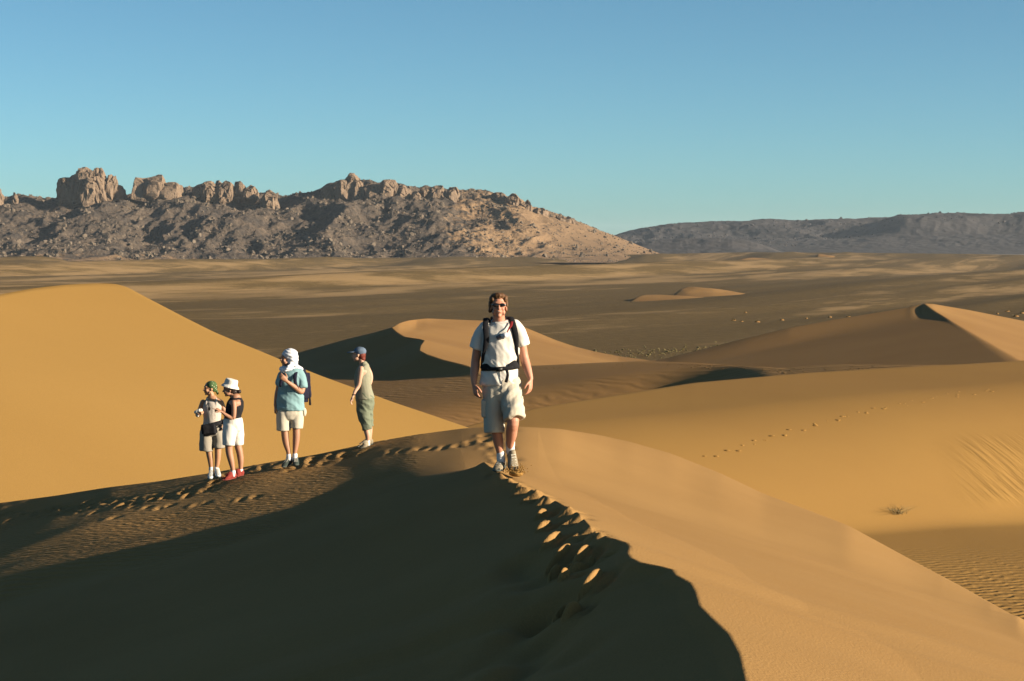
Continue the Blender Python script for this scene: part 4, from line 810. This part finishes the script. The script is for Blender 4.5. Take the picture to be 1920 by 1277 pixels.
bd = f.bm('bandana', mb, .007, folds(.004, 12, 12, 12, 4)); ell(bd, f.m(397.5, 721, 0), (.088, .088, .066)); ell(bd, f.m(401, 726, .03), (.06, .07, .065)); f.tube(bd, [(406, 731, .03, .02, .02), (409, 738, .04, .016, .01)])
cl = f.bm('necklace', BLACK); ell(cl, f.m(396, 764, -.13), (.018, .008, .03)); f.tube(cl, [(392, 748, -.07, .004, .004), (395, 758, -.12, .004, .004), (396, 762, -.13, .004, .004)])
WS = (simple_mat('shoe_white', (.42, .45, .46), var=.35, scale=30), SOLE, LACE); shoe(f, f.m(396, 890, .08), f.m(396, 896, -.07), f.m(397, 898.5, -.16), WS, .045, 'a'); shoe(f, f.m(405, 888, .08), f.m(410, 893, -.06), f.m(413, 895, -.14), WS, .045, 'b')
for sx, p_ in (('a', [(396, 876, 0, .036, .038), (396, 886, 0, .037, .04)]), ('b', [(406, 876, 0, .036, .038), (406, 885, 0, .037, .04)])): f.tube(f.bm('sock', SOCK, .008, suffix=sx), p_)
f.finish({'solea': 'shoea', 'lacesa': 'shoea', 'soleb': 'shoeb', 'lacesb': 'shoeb'}); GRN = f
p = Fig(0, 0, 'black waist bag with a diagonal strap worn by the woman in the green bandana', 'waist bag', 'waist_bag', at=GRN)
box(p.bm('pouch', BLACK, .01, folds(.006, 9, 9, 9, 3)), p.m(396, 803, -.16), (.12, .045, .085), Euler((0, R(-6), 0)).to_matrix(), bev=.6); band(p.bm('belt', BLACK), p.m(399, 795, 0), .165, .135, .035, .008, tilt=.25); p.finish()
p = Fig(0, 0, 'small white cloth held up by the woman in the green bandana', 'cloth', 'cloth', at=GRN)
cb_ = p.bm('cloth', WHITE, .007, folds(.012, 20, 16, 16, 7)); p.tube(cb_, [(373, 769, -.26, .02, .02), (379, 767, -.28, .03, .025), (384, 765, -.28, .02, .015)]); p.tube(cb_, [(378, 768, -.28, .025, .02), (377, 776, -.27, .012, .01)]); p.finish()

# ---- the woman with the white bucket hat
f = Fig(437, 899, 'woman in white bucket hat, black top and white shorts, pointing to the left')
b = f.bm('body', SK4, .008)
f.tube(b, [(437, 792, 0, .13, .13), (438, 778, 0, .105, .12), (441, 763, 0, .115, .14), (443, 752, 0, .11, .15), (443, 745, 0, .08, .08)]); f.tube(b, [(441, 748, 0, .045, .05), (435, 735, 0, .045, .048)])
head(b, f.m(431.5, 728.5, -.01), R(-80), R(6), .93)
f.tube(b, [(442, 752, -.15, .042, .045), (443, 766, -.17, .037, .038), (441, 781, -.18, .033, .033), (430, 776, -.20, .028, .028), (421, 769, -.22, .021, .020)]); hand(b, f.m(420.5, 768.5, -.22), (-.85, -.1, .5), (.1, .3, -1), (-.2, -.8, .5), .88, .6, point=True)
f.tube(b, [(438, 752, .14, .04, .042), (430, 766, .14, .035, .036), (425, 778, .10, .03, .03)])
f.tube(b, [(432, 805, -.07, .085, .085), (431, 834, -.08, .058, .058), (432, 848, -.08, .054, .056), (435, 862, -.08, .048, .05), (438, 878, -.08, .034, .036), (439, 890, -.08, .032, .036)])
f.tube(b, [(444, 805, .09, .085, .085), (445, 834, .09, .058, .058), (448, 848, .09, .052, .054), (450, 864, .09, .045, .045), (450, 880, .09, .032, .034), (450, 890, .09, .032, .036)])
tt = f.bm('top', BLACK, .009, folds(.006, 8, 8, 5, 9, .4)); f.tube(tt, [(437, 788, 0, .132, .135), (438, 777, 0, .12, .13), (441, 763, 0, .13, .148), (443, 756, 0, .125, .135)], r0=False, r1=True); f.tube(tt, [(447, 757, -.06, .018, .012), (446, 747, -.05, .014, .012), (439, 746, -.05, .014, .012), (435, 754, -.08, .014, .012)])
st_ = f.bm('shorts', WHITE, .01, folds(.007, 7, 6, 4, 28, .3))
f.tube(st_, [(437.5, 783, 0, .135, .135), (438, 796, 0, .15, .15)], r0=False); f.tube(st_, [(434, 798, -.06, .112, .10), (432, 815, -.09, .10, .09), (431, 833, -.10, .092, .085)], r1=False); f.tube(st_, [(443, 798, .07, .10, .09), (444.5, 815, .10, .092, .085), (445, 835, .11, .085, .08)], r1=False)
hr = f.bm('hair', HAIR2, .007, lambda c: .004 * ridged(c[:, 0] * 30, c[:, 1] * 30, c[:, 2] * 14, oct=2)); ell(hr, f.m(435.5, 727, 0), (.075, .08, .085)); ell(hr, f.m(449.5, 733, .0), (.032, .035, .03)); f.tube(hr, [(440, 734, 0, .05, .05), (446, 734, 0, .03, .03)])
ht = f.bm('bucket_hat', WHITE, .007, folds(.004, 10, 10, 10, 4)); hx = Euler((0, R(14), 0)).to_matrix()
hcn = f.m(434.5, 718, -.005)
ring_tube(ht, smooth_pts([(hcn + hx @ Vector((0, 0, -.058)), .140, .140), (hcn + hx @ Vector((0, 0, -.03)), .118, .118), (hcn + hx @ Vector((0, 0, -.01)), .100, .102), (hcn + hx @ Vector((0, 0, .03)), .097, .099), (hcn + hx @ Vector((0, 0, .058)), .092, .094), (hcn + hx @ Vector((0, 0, .068)), .08, .082)], 3), round0=False, round1=False)
RS = (simple_mat('shoe_red', (.20, .032, .025), var=.3), simple_mat('sole_red', (.2, .05, .04)), RED); shoe(f, f.m(443, 895, -.07), f.m(428, 898, -.12), f.m(420, 900, -.15), RS, .045, 'a'); shoe(f, f.m(454, 893, .09), f.m(445, 894.5, .07), f.m(438, 895, .05), RS, .045, 'b')
for sx, p_ in (('a', [(438.5, 882, -.08, .037, .039), (439, 890, -.08, .038, .04)]), ('b', [(450, 882, .09, .036, .038), (450, 889, .09, .037, .04)])): f.tube(f.bm('sock', SOCK, .008, suffix=sx), p_)
f.finish({'solea': 'shoea', 'lacesa': 'shoea', 'soleb': 'shoeb', 'lacesb': 'shoeb'})

# ---- the woman with the cap, turned away
f = Fig(688, 838, 'woman in blue-grey cap, sleeveless olive top and olive capri trousers, turned to the left')
b = f.bm('body', SK3, .008)
f.tube(b, [(684, 745, 0, .12, .11), (682, 725, 0, .105, .11), (680, 708, 0, .115, .13), (682, 692, 0, .10, .15), (682, 684, 0, .06, .07)]); f.tube(b, [(681, 686, 0, .046, .05), (678, 672, -.01, .044, .048)])
head(b, f.m(672.5, 664, -.01), R(-95), R(0), .93)
f.tube(b, [(679, 689, -.14, .043, .046), (677, 705, -.15, .038, .038), (674, 721, -.15, .034, .034), (668, 731, -.19, .028, .028), (665, 739, -.21, .020, .021)]); hand(b, f.m(664.5, 740, -.212), (-.45, -.1, -.9), (.8, .1, -.3), (-.2, -.9, .1), .88, .45)
f.tube(b, [(688, 690, .13, .042, .044), (694, 703, .14, .036, .036), (694, 716, .12, .032, .032), (688, 730, .1, .026, .026)])
f.tube(b, [(685, 790, -.03, .06, .065), (688, 806, -.03, .052, .055), (690, 816, -.03, .046, .05), (690, 826, -.03, .033, .036), (690, 834, -.03, .032, .036)]); f.tube(b, [(689, 790, .08, .06, .065), (692, 806, .08, .05, .052), (692, 826, .08, .032, .036), (691, 832, .08, .032, .036)])
tt = f.bm('top', OLIVE, .009, folds(.006, 8, 8, 4, 9, .4)); f.tube(tt, [(684.5, 747, 0, .152, .148), (684, 740, 0, .142, .138), (682.5, 728, 0, .122, .125), (680, 712, 0, .132, .138), (681, 698, 0, .12, .14), (684, 687, 0, .078, .135), (683, 682, 0, .055, .08)], r0=False)
st_ = f.bm('trousers', cloth('olive_drill', (.12, .135, .095)), .009, folds(.014, 8, 6, 6, 28, .8))
f.tube(st_, [(683, 734, 0, .125, .125), (684.5, 746, 0, .142, .14), (685, 758, 0, .138, .14)], r0=False); f.tube(st_, [(682, 756, -.05, .11, .085), (683, 776, -.05, .10, .082), (687, 794, -.04, .082, .075), (689, 804, -.03, .076, .07)], r1=False); f.tube(st_, [(688, 756, .06, .11, .08), (688, 776, .07, .09, .08), (691, 800, .08, .07, .07)], r1=False)
hr = f.bm('hair', HAIR3, .007, lambda c: .005 * ridged(c[:, 0] * 30, c[:, 1] * 30, c[:, 2] * 14, oct=2)); ell(hr, f.m(678.5, 664, 0), (.066, .078, .085)); ell(hr, f.m(680.5, 671, 0), (.045, .06, .05))
CAPB = cloth('cap_blue_grey', (.085, .115, .16), .4); cp = f.bm('cap', CAPB, .007, folds(.003, 10, 10, 10, 4)); ell(cp, f.m(675.5, 658, 0), (.100, .092, .075)); ell(cp, f.m(661, 659, -.02), (.085, .062, .012), Euler((0, R(-6), 0)).to_matrix())
shoe(f, f.m(693, 836, -.02), f.m(684, 839, -.08), f.m(677, 841, -.12), MS, .045, 'a'); shoe(f, f.m(697, 834, .09), f.m(687, 836, .05), f.m(681, 837, .02), MS, .045, 'b')
for sx, p_ in (('a', [(690, 826, -.03, .037, .039), (690, 833, -.03, .038, .04)]), ('b', [(691.5, 826, .08, .036, .038), (691.5, 832, .08, .037, .04)])): f.tube(f.bm('sock', SOCK, .008, suffix=sx), p_)
band(f.bm('bracelet', BLACK), f.m(665.5, 737.5, -.206), .024, .024, .008, .003)
f.finish({'solea': 'shoea', 'lacesa': 'shoea', 'soleb': 'shoeb', 'lacesb': 'shoeb'})

# ---- haze
def haze():
    bm = bmesh.new(); bmesh.ops.create_cube(bm, size=1); me = bpy.data.meshes.new('haze'); bm.to_mesh(me); bm.free()
    m = new_mat('haze'); nt = m.node_tree; nt.nodes.remove(nt.nodes['Principled BSDF']); pv = N(m, 'ShaderNodeVolumePrincipled')
    pv.inputs['Color'].default_value = (.75, .87, 1, 1); pv.inputs['Density'].default_value = 1.7e-5; pv.inputs['Anisotropy'].default_value = .1
    nt.links.new(pv.outputs[0], nt.nodes['Material Output'].inputs['Volume']); me.materials.append(m)
    o = link('haze', me, kind='stuff'); o.scale = (28400, 21000, 206); o.location = (0, 6250, 49)
haze()
